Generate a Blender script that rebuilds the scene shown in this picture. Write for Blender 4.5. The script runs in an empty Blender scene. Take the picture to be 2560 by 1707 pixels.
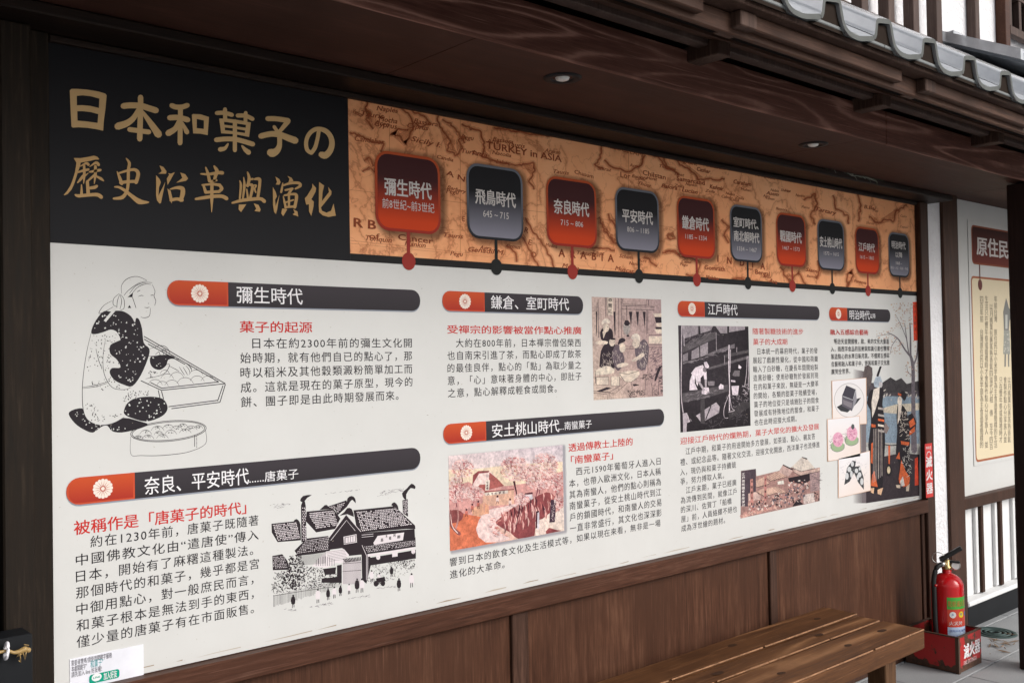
import bpy, bmesh, math, random
from mathutils import Vector, Matrix
random.seed(7)
S = bpy.context.scene
C = S.collection
# ------------------------------------------------------------------ camera
CAMZ, CAMD = 1.5, 2.405
FPX, YAW, PIT, ROL = 2462.16, 0.722719, 0.01879, -0.0180067
_fw = Vector((math.sin(YAW)*math.cos(PIT), math.cos(YAW)*math.cos(PIT), math.sin(PIT)))
_r = Vector((math.cos(YAW), -math.sin(YAW), 0)); _u = _r.cross(_fw)
RT = math.cos(ROL)*_r + math.sin(ROL)*_u; UP = -math.sin(ROL)*_r + math.cos(ROL)*_u
cam_d = bpy.data.cameras.new('camera'); cam = bpy.data.objects.new('camera', cam_d); C.objects.link(cam)
cam.matrix_world = Matrix(((RT.x, UP.x, -_fw.x, 0), (RT.y, UP.y, -_fw.y, -CAMD), (RT.z, UP.z, -_fw.z, CAMZ), (0, 0, 0, 1)))
cam_d.sensor_width = 36; cam_d.lens = FPX/2560*36; cam_d.clip_start = 0.05; cam_d.clip_end = 2000
S.camera = cam
# ------------------------------------------------------------------ sky, sun, exposure (bright overcast day)
w = bpy.data.worlds.new('World'); S.world = w; w.use_nodes = True
nt = w.node_tree; nt.nodes.clear()
sky = nt.nodes.new('ShaderNodeTexSky'); sky.sky_type = 'NISHITA'; sky.sun_disc = False
sky.sun_elevation = math.radians(32); sky.sun_rotation = math.radians(158); sky.air_density = 1.0; sky.dust_density = 4.0; sky.ozone_density = 1.0
hs = nt.nodes.new('ShaderNodeHueSaturation'); hs.inputs['Saturation'].default_value = 0.25
bg = nt.nodes.new('ShaderNodeBackground'); bg.inputs['Strength'].default_value = 0.15
wo = nt.nodes.new('ShaderNodeOutputWorld')
nt.links.new(sky.outputs[0], hs.inputs['Color']); nt.links.new(hs.outputs[0], bg.inputs['Color']); nt.links.new(bg.outputs[0], wo.inputs['Surface'])
sd = bpy.data.lights.new('sun', 'SUN'); sd.energy = 1.4; sd.angle = math.radians(34); sd.color = (1, .97, .93)
sun = bpy.data.objects.new('sun', sd); C.objects.link(sun)
_az, _el = math.radians(158), math.radians(32)
sdir = Vector((math.sin(_az)*math.cos(_el), math.cos(_az)*math.cos(_el), math.sin(_el)))
sun.rotation_euler = sdir.to_track_quat('Z', 'Y').to_euler()
S.view_settings.view_transform = 'Standard'; S.view_settings.look = 'None'; S.view_settings.gamma = 1
S.view_settings.use_curve_mapping = False; S.view_settings.exposure = 0.0
S.cycles.max_bounces = 8

# ------------------------------------------------------------------ helpers
def ray(u, v): return (u-1280)/FPX*RT + (853.5-v)/FPX*UP + _fw
def at(u, v, Y=0.0):
    d = ray(u, v); t = (CAMD+Y)/d.y
    return Vector((d.x*t, Y, CAMZ+d.z*t))
def tag(o, label=None, cat=None, group=None, kind=None):
    if label: o['label'] = label
    if cat: o['category'] = cat
    if group: o['group'] = group
    if kind: o['kind'] = kind
    return o
def empty(name, label, cat, loc=(0, 0, 0), group=None, parent=None):
    o = bpy.data.objects.new(name, None); C.objects.link(o); o.location = loc; o.empty_display_size = .1
    if parent: o.parent = parent
    return tag(o, label, cat, group)
def link(name, me, mat, parent=None, label=None):
    if mat and not me.materials: me.materials.append(mat)
    o = bpy.data.objects.new(name, me); C.objects.link(o)
    if parent is not None:
        o.parent = parent; q = parent; off = Vector((0, 0, 0))
        while q is not None: off += Vector(q.location); q = q.parent
        o.location = -off
    if label: o['label'] = label
    return o
def bm_box(bm, x0, x1, y0, y1, z0, z1, bev=0.0, seg=1):
    r = bmesh.ops.create_cube(bm, size=1)
    for v in r['verts']:
        v.co = Vector((x0+(v.co.x+.5)*(x1-x0), y0+(v.co.y+.5)*(y1-y0), z0+(v.co.z+.5)*(z1-z0)))
    if bev > 0:
        es = list({e for v in r['verts'] for e in v.link_edges})
        bmesh.ops.bevel(bm, geom=es, offset=bev, segments=seg, affect='EDGES')
def done(bm, name, mat, parent=None, label=None, smooth=False):
    bmesh.ops.recalc_face_normals(bm, faces=bm.faces)
    me = bpy.data.meshes.new(name); bm.to_mesh(me); bm.free()
    if smooth:
        for p in me.polygons: p.use_smooth = True
    return link(name, me, mat, parent, label)
def box(name, mat, parent, x0, x1, y0, y1, z0, z1, bev=0.004, label=None):
    bm = bmesh.new(); bm_box(bm, x0, x1, y0, y1, z0, z1, bev)
    return done(bm, name, mat, parent, label)
def lathe(name, prof, mat, parent, seg=40, org=(0, 0, 0), cap=True, mtx=None):
    bm = bmesh.new(); rings = []
    for r, z in prof:
        rings.append([bm.verts.new((r*math.cos(2*math.pi*k/seg), r*math.sin(2*math.pi*k/seg), z)) for k in range(seg)])
    for a, b in zip(rings, rings[1:]):
        for k in range(seg): bm.faces.new((a[k], a[(k+1) % seg], b[(k+1) % seg], b[k]))
    if cap:
        bm.faces.new(rings[0]); bm.faces.new(rings[-1])
    if mtx: bm.transform(mtx)
    bm.transform(Matrix.Translation(org))
    return done(bm, name, mat, parent, smooth=True)
def cat(pts, n=6, closed=False):
    out = []; N = len(pts)
    if N < 3: return [tuple(p) for p in pts]
    rng = range(N) if closed else range(N-1)
    for i in rng:
        p0 = pts[(i-1) % N] if closed or i > 0 else pts[i]; p1 = pts[i]; p2 = pts[(i+1) % N]
        p3 = pts[(i+2) % N] if closed or i+2 < N else p2
        for k in range(n):
            t = k/n
            out.append(tuple(.5*((2*b)+(-a+c)*t+(2*a-5*b+4*c-d)*t*t+(-a+3*b-3*c+d)*t**3) for a, b, c, d in zip(p0, p1, p2, p3)))
    if not closed: out.append(tuple(pts[-1]))
    return out
def tube(name, pts, rad, mat, parent, seg=10, smooth_n=6):
    P = [Vector(p) for p in cat([tuple(p) for p in pts], smooth_n)]
    R = rad if isinstance(rad, (list, tuple)) else [rad]*2
    bm = bmesh.new(); rings = []
    for i, p in enumerate(P):
        t = (P[min(i+1, len(P)-1)]-P[max(i-1, 0)]).normalized()
        a = t.cross(Vector((0.13, .2, 1)) if abs(t.z) < .9 else Vector((1, .1, 0))).normalized(); b = t.cross(a)
        f = i/(len(P)-1)*(len(R)-1); k = min(int(f), len(R)-2); r = R[k]+(R[k+1]-R[k])*(f-k)
        rings.append([bm.verts.new(p+r*(math.cos(2*math.pi*j/seg)*a+math.sin(2*math.pi*j/seg)*b)) for j in range(seg)])
    for a, b in zip(rings, rings[1:]):
        for k in range(seg): bm.faces.new((a[k], a[(k+1) % seg], b[(k+1) % seg], b[k]))
    bm.faces.new(rings[0]); bm.faces.new(rings[-1])
    return done(bm, name, mat, parent, smooth=True)

# ------------------------------------------------------------------ materials
def newmat(name):
    m = bpy.data.materials.new(name); m.use_nodes = True
    return m, m.node_tree, m.node_tree.nodes['Principled BSDF']
def ramp(nt, fac, stops):
    r = nt.nodes.new('ShaderNodeValToRGB'); e = r.color_ramp.elements
    e[0].position, e[0].color = stops[0][0], (*stops[0][1], 1); e[1].position, e[1].color = stops[-1][0], (*stops[-1][1], 1)
    for p, c in stops[1:-1]:
        q = e.new(p); q.color = (*c, 1)
    nt.links.new(fac, r.inputs[0]); return r.outputs[0]
def coords(nt, scale, loc=(0, 0, 0)):
    tc = nt.nodes.new('ShaderNodeTexCoord'); mp = nt.nodes.new('ShaderNodeMapping')
    mp.inputs['Scale'].default_value = scale; mp.inputs['Location'].default_value = loc
    nt.links.new(tc.outputs['Object'], mp.inputs['Vector']); return mp.outputs[0]
def noise(nt, vec, sc, det=6, rough=.6, dist=0):
    n = nt.nodes.new('ShaderNodeTexNoise'); n.inputs['Scale'].default_value = sc; n.inputs['Detail'].default_value = det
    n.inputs['Roughness'].default_value = rough; n.inputs['Distortion'].default_value = dist
    nt.links.new(vec, n.inputs['Vector']); return n.outputs['Fac']
def math_n(nt, op, a, b=None, c=None):
    n = nt.nodes.new('ShaderNodeMath'); n.operation = op
    for i, x in enumerate((a, b, c)):
        if x is None: continue
        if isinstance(x, (int, float)): n.inputs[i].default_value = x
        else: nt.links.new(x, n.inputs[i])
    return n.outputs[0]
def mixc(nt, fac, a, b, mode='MIX'):
    n = nt.nodes.new('ShaderNodeMix'); n.data_type = 'RGBA'; n.blend_type = mode
    for i, x in ((0, fac), (6, a), (7, b)):
        if isinstance(x, (int, float)): n.inputs[i].default_value = x
        elif isinstance(x, tuple): n.inputs[i].default_value = (*x, 1)
        else: nt.links.new(x, n.inputs[i])
    return n.outputs[2]
def bump(nt, p, h, strength=.3, dist=.002):
    b = nt.nodes.new('ShaderNodeBump'); b.inputs['Strength'].default_value = strength; b.inputs['Distance'].default_value = dist
    nt.links.new(h, b.inputs['Height']); nt.links.new(b.outputs[0], p.inputs['Normal'])
def wood(name, dark, mid, light, axis='x', rough=.6, rings=0.0, spec=.16, strength=.5, seed=0, wear=None):
    m, nt, p = newmat(name)
    L = {'x': (.8, 13, 13), 'y': (13, .8, 13), 'z': (13, 13, .8)}[axis]
    v = coords(nt, L, (seed*3.1, seed*1.7, seed))
    fine = noise(nt, v, 9, 8, .68, .2)
    broad = noise(nt, coords(nt, tuple(.32*a for a in L), (seed, 2, 5)), 2.0, 5, .6, .5)
    f = math_n(nt, 'ADD', math_n(nt, 'MULTIPLY', fine, .55), math_n(nt, 'MULTIPLY', broad, .45))
    if rings > 0:
        L2 = {'x': (.30, 3.4, 3.4), 'y': (3.4, .30, 3.4), 'z': (3.4, 3.4, .30)}[axis]
        n2 = noise(nt, coords(nt, L2, (seed*2.2, 0, seed)), 1.5, 2, .35, .25)
        b = math_n(nt, 'PINGPONG', math_n(nt, 'MULTIPLY', n2, rings), .5)
        b = math_n(nt, 'MULTIPLY', math_n(nt, 'POWER', math_n(nt, 'MULTIPLY', b, 2.0), 4.0), .30)
        f = math_n(nt, 'ADD', math_n(nt, 'MULTIPLY', f, .85), b)
    col = ramp(nt, f, [(.40, dark), (.52, mid), (.66, light)])
    blot = noise(nt, coords(nt, (1, 1, 1), (seed, seed, 1)), 3.2, 5, .6)
    col = mixc(nt, ramp(nt, blot, [(.35, (0, 0, 0)), (.7, (1, 1, 1))]), col, tuple(x*.72 for x in mid), 'MIX') if wear is None else \
        mixc(nt, ramp(nt, blot, [(.52, (0, 0, 0)), (.66, (1, 1, 1))]), col, wear)
    if name.split('_')[0] in ('dado', 'rail', 'bench', 'frame', 'fascia', 'eave', 'rafter', 'lattice'):
        SL = {'x': (1.2, 60, 60), 'y': (60, 1.2, 60), 'z': (60, 60, 1.2)}[axis]
        scr = noise(nt, coords(nt, SL, (seed, 4, seed)), 3.0, 3, .7)
        col = mixc(nt, math_n(nt, 'MULTIPLY', ramp(nt, scr, [(.60, (0, 0, 0)), (.74, (1, 1, 1))]), .38), col, tuple(min(1, x*1.5+.02) for x in light))
        col = mixc(nt, math_n(nt, 'MULTIPLY', ramp(nt, scr, [(.26, (1, 1, 1)), (.38, (0, 0, 0))]), .7), col, tuple(x*.4 for x in dark))
    nt.links.new(col, p.inputs['Base Color'])
    nt.links.new(math_n(nt, 'ADD', math_n(nt, 'MULTIPLY', fine, .3), rough-.15), p.inputs['Roughness'])
    p.inputs['Specular IOR Level'].default_value = spec
    bump(nt, p, f, strength, .003)
    return m
def plain(name, col, rough=.5, metal=0, var=.12, nscale=8, bmp=.1, spec=.5, bd=.001):
    m, nt, p = newmat(name)
    n = noise(nt, coords(nt, (1, 1, 1)), nscale, 6, .6)
    nt.links.new(ramp(nt, n, [(.3, tuple(c*(1-var) for c in col)), (.7, tuple(min(1, c*(1+var)) for c in col))]), p.inputs['Base Color'])
    p.inputs['Roughness'].default_value = rough; p.inputs['Metallic'].default_value = metal; p.inputs['Specular IOR Level'].default_value = spec
    if bmp: bump(nt, p, noise(nt, coords(nt, (1, 1, 1)), nscale*9, 4), bmp, bd)
    return m
M = {}
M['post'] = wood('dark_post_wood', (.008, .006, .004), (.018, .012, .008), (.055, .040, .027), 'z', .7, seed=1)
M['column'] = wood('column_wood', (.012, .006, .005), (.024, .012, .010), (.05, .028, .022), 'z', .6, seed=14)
M['frame'] = wood('frame_wood', (.030, .014, .009), (.062, .030, .020), (.12, .062, .042), 'z', .5, seed=2)
M['rail'] = wood('rail_wood', (.036, .013, .007), (.082, .032, .018), (.15, .075, .05), 'x', .45, seed=3)
M['dado'] = wood('dado_panel_wood', (.038, .014, .007), (.080, .032, .017), (.15, .070, .040), 'z', .55, seed=4, strength=.2)
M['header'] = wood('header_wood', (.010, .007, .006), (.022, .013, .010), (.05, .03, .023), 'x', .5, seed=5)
M['soffit'] = wood('soffit_wood', (.030, .012, .009), (.066, .027, .019), (.125, .056, .042), 'x', .6, seed=6, strength=.15)
M['fascia'] = wood('fascia_wood', (.080, .030, .021), (.175, .075, .055), (.38, .20, .155), 'x', .55, rings=17, seed=7, strength=.9)
M['eave'] = wood('eave_board_wood', (.032, .015, .010), (.080, .040, .027), (.18, .10, .068), 'x', .6, seed=8)
M['rafter'] = wood('rafter_wood', (.04, .021, .015), (.085, .048, .036), (.19, .125, .098), 'z', .6, seed=9)
M['lattice'] = wood('lattice_wood', (.055, .036, .030), (.095, .062, .052), (.17, .12, .10), 'z', .6, seed=10)
M['bench'] = wood('bench_wood', (.060, .024, .010), (.160, .068, .027), (.31, .155, .072), 'x', .5, rings=3.2, seed=11, strength=.3)
M['bench_leg'] = wood('bench_leg_wood', (.06, .026, .012), (.12, .06, .028), (.2, .11, .06), 'z', .5, seed=12)
M['white'] = None
M['plaster'] = plain('rough_white_plaster', (.78, .77, .79), .9, var=.05, nscale=5, bmp=.9, spec=.2, bd=.012)
M['plaster2'] = plain('smooth_white_plaster', (.74, .74, .74), .85, var=.05, nscale=5, bmp=.3, spec=.2)
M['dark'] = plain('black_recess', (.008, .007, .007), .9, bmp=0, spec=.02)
M['black'] = plain('black_paint', (.010, .011, .013), .5, bmp=.05, spec=.15)
M['rubber'] = plain('black_rubber', (.012, .012, .012), .45, bmp=.05)
M['steel'] = plain('bright_steel', (.62, .60, .56), .28, metal=1, bmp=.05)
M['brass'] = plain('brass', (.55, .40, .18), .3, metal=1, bmp=.05)
M['glass'] = plain('gauge_face', (.75, .72, .70), .15, bmp=0)
M['tile'] = plain('grey_glazed_roof_tile', (.60, .615, .64), .15, metal=.4, var=.2, nscale=7, bmp=.06, spec=.9)
M['tile_end'] = plain('shaded_tile_end', (.12, .125, .12), .8, var=.2, bmp=.2, spec=.1)  # dark tone painted in for the dim street the front edges face
M['tile_edge'] = plain('grey_roof_flashing', (.17, .18, .18), .6, bmp=.1)
M['slate'] = plain('dark_grey_cap_tile', (.10, .11, .125), .5, bmp=.1)
M['lens'] = plain('frosted_lamp_lens', (.75, .75, .72), .25, bmp=.4)
M['gold'] = plain('golden_straw', (.34, .22, .08), .4, bmp=.1)
M['ring'] = plain('white_plastic', (.8, .78, .82), .3, bmp=0)
def stained_paint():
    m, nt, p = newmat('chipped_red_paint')
    n = noise(nt, coords(nt, (1, 1, 1)), 8.5, 7, .62, .4)
    tc = nt.nodes.new('ShaderNodeTexCoord'); sp = nt.nodes.new('ShaderNodeSeparateXYZ'); nt.links.new(tc.outputs['Object'], sp.inputs[0])
    lowz = math_n(nt, 'MULTIPLY', math_n(nt, 'SUBTRACT', .055, sp.outputs['Z']), 4.2)   # more rust along the foot
    f = math_n(nt, 'ADD', n, math_n(nt, 'MAXIMUM', lowz, 0))
    rust = ramp(nt, noise(nt, coords(nt, (1, 1, 1)), 40, 6), [(.3, (.03, .016, .010)), (.7, (.12, .05, .025))])
    nt.links.new(mixc(nt, ramp(nt, f, [(.555, (0, 0, 0)), (.575, (1, 1, 1))]), (.42, .018, .018), rust), p.inputs['Base Color'])
    p.inputs['Roughness'].default_value = .45
    bump(nt, p, f, .5, .004); return m
M['redbox'] = stained_paint()
M['red'] = plain('fire_red_enamel', (.58, .010, .014), .18, var=.03, bmp=0, spec=.6)
def stone():
    m, nt, p = newmat('grey_paving_stone')
    n = noise(nt, coords(nt, (1, 1, 1)), 3, 6, .6); g = noise(nt, coords(nt, (1, 1, 1)), 260, 3, .7)
    a = ramp(nt, n, [(.3, (.25, .26, .27)), (.7, (.36, .37, .38))])
    nt.links.new(mixc(nt, .35, a, ramp(nt, g, [(.35, (.15, .16, .17)), (.65, (.5, .5, .5))])), p.inputs['Base Color'])
    p.inputs['Roughness'].default_value = .75; bump(nt, p, g, .3, .001); return m
M['stone'] = stone()
M['joint'] = plain('paving_joint', (.09, .085, .08), .9, bmp=.3)
def paper(name, base=None, rough=.42, weather=.0):
    m, nt, p = newmat(name)
    if base is None:
        a = nt.nodes.new('ShaderNodeVertexColor'); a.layer_name = 'Col'; col = a.outputs['Color']
    else: col = base
    n = noise(nt, coords(nt, (1, 1, 1)), 2.3, 7, .62)
    f = ramp(nt, n, [(.3, (.95, .95, .955)), (.7, (1, 1, 1))])
    nt.links.new(mixc(nt, 1.0, col, f, 'MULTIPLY'), p.inputs['Base Color'])
    p.inputs['Roughness'].default_value = .55; p.inputs['Specular IOR Level'].default_value = .12
    return m
M['print'] = paper('printed_vinyl')
def picture():
    m, nt, p = newmat('printed_picture_grain')
    a = nt.nodes.new('ShaderNodeVertexColor'); a.layer_name = 'Col'; v = coords(nt, (1, 1, 1))
    n1 = ramp(nt, noise(nt, v, 95, 8, .72, .6), [(.36, (.30, .28, .30)), (.50, (.95, .93, .93)), (.66, (1.55, 1.5, 1.45))])
    n2 = ramp(nt, noise(nt, v, 26, 5, .6, .8), [(.36, (.62, .60, .62)), (.6, (1.15, 1.13, 1.1))])
    c = mixc(nt, .42, a.outputs['Color'], n1, 'MULTIPLY'); c = mixc(nt, .6, c, n2, 'MULTIPLY')
    ink = noise(nt, v, 60, 6, .65, 1.2); ln_ = ramp(nt, math_n(nt, 'ABSOLUTE', math_n(nt, 'SUBTRACT', ink, .5)), [(.004, (1, 1, 1)), (.016, (0, 0, 0))])
    c = mixc(nt, math_n(nt, 'MULTIPLY', ln_, .14), c, (.03, .02, .025))
    nt.links.new(c, p.inputs['Base Color']); p.inputs['Roughness'].default_value = .55; p.inputs['Specular IOR Level'].default_value = .12
    return m
M['picture'] = picture()
def soft():
    m, nt, p = newmat('printed_soft_edge')
    a = nt.nodes.new('ShaderNodeVertexColor'); a.layer_name = 'Col'
    nt.links.new(a.outputs['Color'], p.inputs['Base Color']); nt.links.new(a.outputs['Alpha'], p.inputs['Alpha'])
    p.inputs['Roughness'].default_value = .55; p.inputs['Specular IOR Level'].default_value = .12; return m
M['soft'] = soft()
def board_white():
    m, nt, p = newmat('white_board_vinyl')
    n = noise(nt, coords(nt, (1, 1, 1)), 1.7, 7, .65)
    base = ramp(nt, n, [(.3, (.565, .56, .545)), (.7, (.625, .62, .605))])
    sp = noise(nt, coords(nt, (1, 1, 1)), 130, 2, .5)
    specks = ramp(nt, sp, [(.725, (0, 0, 0)), (.745, (1, 1, 1))])
    drip = noise(nt, coords(nt, (14, 1, .5)), 1.6, 5, .6)
    dr = ramp(nt, drip, [(.62, (0, 0, 0)), (.8, (1, 1, 1))])
    c = mixc(nt, math_n(nt, 'MULTIPLY', dr, .12), base, (.50, .46, .38))
    nt.links.new(mixc(nt, math_n(nt, 'MULTIPLY', specks, .5), c, (.3, .26, .2)), p.inputs['Base Color'])
    p.inputs['Roughness'].default_value = .5; p.inputs['Specular IOR Level'].default_value = .15
    bump(nt, p, n, .1, .002)
    return m
M['white'] = board_white()
def map_mat():
    m, nt, p = newmat('old_map_print')
    v = coords(nt, (1, 1, 1))
    n = noise(nt, v, 1.6, 6, .6)
    base = ramp(nt, n, [(.25, (.76, .31, .14)), (.5, (.88, .40, .19)), (.75, (.93, .50, .27))])
    land = noise(nt, coords(nt, (1, 1, 1), (3.3, 0, 1.2)), 4.2, 7, .58, .35)
    d = math_n(nt, 'ABSOLUTE', math_n(nt, 'SUBTRACT', land, .5))
    line = ramp(nt, d, [(.004, (1, 1, 1)), (.012, (0, 0, 0))])
    halo = ramp(nt, d, [(.0, (1, 1, 1)), (.05, (0, 0, 0))])
    riv = noise(nt, coords(nt, (1, 1, 1), (9, 0, 4)), 7, 5, .5, .3)
    rl = ramp(nt, math_n(nt, 'ABSOLUTE', math_n(nt, 'SUBTRACT', riv, .5)), [(.0015, (1, 1, 1)), (.005, (0, 0, 0))])
    c = mixc(nt, math_n(nt, 'MULTIPLY', halo, .30), base, (.50, .15, .045))
    c = mixc(nt, math_n(nt, 'MULTIPLY', line, .35), c, (.24, .05, .02))
    c = mixc(nt, math_n(nt, 'MULTIPLY', rl, .45), c, (.35, .09, .03))
    nt.links.new(c, p.inputs['Base Color']); p.inputs['Roughness'].default_value = .55; p.inputs['Specular IOR Level'].default_value = .12
    return m
M['map'] = map_mat()

# ------------------------------------------------------------------ printed artwork: flat meshes on the board, colours per corner
INK = (.022, .018, .022); RED = (.50, .028, .024); CREAM = (.80, .72, .62)
class Art:
    """flat pieces (each an n-gon) printed on a wall plane; T=(ox,oy,s) turns enlarged-photo coordinates into photo pixels"""
    def __init__(s, T=(0, 0, 1), Y=0.0, h=.0006): s.T = T; s.Y = Y; s.h = h; s.v = []; s.f = []; s.c = []; s.k = 0; s.clip = None
    def P(s, x, y):
        q = at(s.T[0]+x/s.T[2], s.T[1]+y/s.T[2], s.Y); return (q.x, q.z)
    def add(s, pts, col, al=1.0):
        """pts: wall coordinates; col: one colour or a list (one per corner, rgb or rgba)"""
        s.k += 1; y = s.Y-s.h-(s.k % 11)*2e-6; n = len(s.v)
        if s.clip: c_ = s.clip; pts = [(min(c_[1], max(c_[0], p[0])), min(c_[3], max(c_[2], p[1]))) for p in pts]
        s.v += [(p[0], y, p[1]) for p in pts]; s.f.append(tuple(range(n, n+len(pts))))
        if isinstance(col, list): s.c += [(*c, 1.0) if len(c) == 3 else c for c in col]
        else: s.c += [(*col, al)]*len(pts)
    def up(s, d=4e-5): s.h += d
    def poly(s, pts, col, sm=0, al=1.0):
        if sm: pts = cat(pts, sm, True)
        s.add([s.P(*p) for p in pts], col, al)
    def stroke(s, pts, wd, col, sm=4, al=1.0, cap=True):
        if len(pts) > 2 and sm: Q = cat(pts, sm)
        else: Q = pts
        if not isinstance(wd, (list, tuple)): wd = (wd, wd)
        L, Rr = [], []; n = len(Q)
        for i, p in enumerate(Q):
            a = Q[max(0, i-1)]; b = Q[min(n-1, i+1)]; dx, dy = b[0]-a[0], b[1]-a[1]; l = math.hypot(dx, dy) or 1
            f = i/(n-1)*(len(wd)-1); k = min(int(f), len(wd)-2); r = .5*(wd[k]+(wd[k+1]-wd[k])*(f-k))
            nx, ny = -dy/l*r, dx/l*r
            L.append((p[0]+nx, p[1]+ny)); Rr.append((p[0]-nx, p[1]-ny))
            if cap and i in (0, n-1) and r > 0:
                sg = -1 if i == 0 else 1; arc = []
                for t in (-.7, 0, .7):
                    arc.append((p[0]+sg*dx/l*r*math.cos(t)+nx/r*r*math.sin(-t)*sg*sg, p[1]+sg*dy/l*r*math.cos(t)+ny*math.sin(-t)))
                if i == 0: head = arc[::-1]
                else: tail = arc
        if cap and min(wd[0], wd[-1]) > 0: out = L+tail+Rr[::-1]+head
        else: out = L+Rr[::-1]
        s.add([s.P(*p) for p in out], col, al)
    def ell(s, cx, cy, rx, ry, col, n=14, rot=0, al=1.0):
        s.add([s.P(cx+rx*math.cos(t)*math.cos(rot)-ry*math.sin(t)*math.sin(rot), cy+rx*math.cos(t)*math.sin(rot)+ry*math.sin(t)*math.cos(rot))
               for t in [2*math.pi*k/n for k in range(n)]], col, al)
    def inside(s, poly, x, y):
        c = False; j = len(poly)-1
        for i in range(len(poly)):
            if (poly[i][1] > y) != (poly[j][1] > y) and x < (poly[j][0]-poly[i][0])*(y-poly[i][1])/(poly[j][1]-poly[i][1])+poly[i][0]: c = not c
            j = i
        return c
    def scatter(s, region, n, r, col, sm=0, asp=.6, sides=6, rnd=None):
        rg = rnd or random
        if sm: region = cat(region, sm, True)
        xs = [p[0] for p in region]; ys = [p[1] for p in region]; k = 0; t = 0
        while k < n and t < n*12:
            t += 1; x = rg.uniform(min(xs), max(xs)); y = rg.uniform(min(ys), max(ys))
            if not s.inside(region, x, y): continue
            k += 1; rr = rg.uniform(r[0], r[1]); c = col if not isinstance(col, list) else rg.choice(col)
            s.ell(x, y, rr, rr*asp, c, sides, rg.uniform(0, 3.1))
    def squiggle(s, region, n, ln, wd, col, sm=0, ang=None, rg=random):
        if sm: region = cat(region, sm, True)
        xs = [p[0] for p in region]; ys = [p[1] for p in region]; k = 0; t = 0
        while k < n and t < n*12:
            t += 1; x = rg.uniform(min(xs), max(xs)); y = rg.uniform(min(ys), max(ys))
            if not s.inside(region, x, y): continue
            k += 1; a = rg.uniform(0, 6.28) if ang is None else ang+rg.uniform(-.35, .35); l = rg.uniform(*ln)
            b = a+rg.uniform(-.9, .9); c = col if not isinstance(col, list) else rg.choice(col)
            s.stroke([(x, y), (x+l*.5*math.cos(a), y+l*.5*math.sin(a)), (x+l*.5*(math.cos(a)+math.cos(b)), y+l*.5*(math.sin(a)+math.sin(b)))],
                     (wd*.4, wd, wd*.3), c, 2, cap=False)
    def quad(s, q, u, v):
        (ax, ay), (bx, by), (cx, cy), (dx, dy) = q
        return ((ax*(1-u)+bx*u)*(1-v)+(dx*(1-u)+cx*u)*v, (ay*(1-u)+by*u)*(1-v)+(dy*(1-u)+cy*u)*v)
    def tiles(s, q, nu, nv, col, fill=.72, rg=random):
        for j in range(nv):
            for i in range(nu):
                if rg.random() < .08: continue
                o = .5*(j % 2)/nu; u0 = (i+.12)/nu+o*.6; v0 = (j+.15)/nv; du = fill/nu*rg.uniform(.85, 1.2); dv = fill/nv*rg.uniform(.7, 1.05)
                s.poly([s.quad(q, *p) for p in ((u0, v0+dv*.3), (u0+du*.5, v0), (u0+du, v0+dv*.3), (u0+du*.8, v0+dv), (u0+du*.2, v0+dv))], col)
    def build(s, name, parent, mat=None, label=None):
        me = bpy.data.meshes.new(name); me.from_pydata(s.v, [], s.f)
        ca = me.color_attributes.new('Col', 'FLOAT_COLOR', 'POINT')
        flat = [x for c in s.c for x in c]; ca.data.foreach_set('color', flat)
        # faces must look out of the wall (towards -y)
        for p in me.polygons:
            pass
        o = link(name, me, mat or M['print'], parent, label); me.update(); return o
# lettering: Blender's own built-in font, turned into flat meshes
_cu = bpy.data.curves.new('lettering', 'FONT'); _cu.resolution_u = 2; _to = bpy.data.objects.new('lettering_source', _cu); C.objects.link(_to)
_cache = {}
def glyphs(txt, bold=0.0, shear=0.0, space=1.0):
    _cu.body = txt; _cu.offset = 0; _cu.shear = shear; _cu.space_character = space
    bpy.context.view_layer.update()
    me = bpy.data.meshes.new_from_object(_to.evaluated_get(bpy.context.evaluated_depsgraph_get()))
    V = [(v.co.x, v.co.y) for v in me.vertices]; F = [tuple(p.vertices) for p in me.polygons]
    bpy.data.meshes.remove(me); return V, F
def lay(art, V, F, fn, col, bold=0.0):
    """flat letters through fn(vx, vy)->(x, z); bold letters are struck several times, a hair apart"""
    b = bold*1.3
    for ox, oy in ([(0, 0)] if bold < .0015 else [(-b, -b*.6), (b, -b*.6), (b, b*.6), (-b, b*.6)]):
        art.k += 1; yy = art.Y-art.h-(art.k % 11)*2e-6; n = len(art.v)
        for vx, vy in V:
            x, z = fn(vx+ox, vy+oy); art.v.append((x, yy, z)); art.c.append((*col, 1.0))
        art.f.extend([tuple(n+i for i in f) for f in F])
_ref, _ = glyphs('國'); CY = (min(v[1] for v in _ref)+max(v[1] for v in _ref))/2; CH = max(v[1] for v in _ref)-min(v[1] for v in _ref)
_ref, _ = glyphs('H'); LY = (min(v[1] for v in _ref)+max(v[1] for v in _ref))/2; LH = max(v[1] for v in _ref)-min(v[1] for v in _ref)
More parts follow.
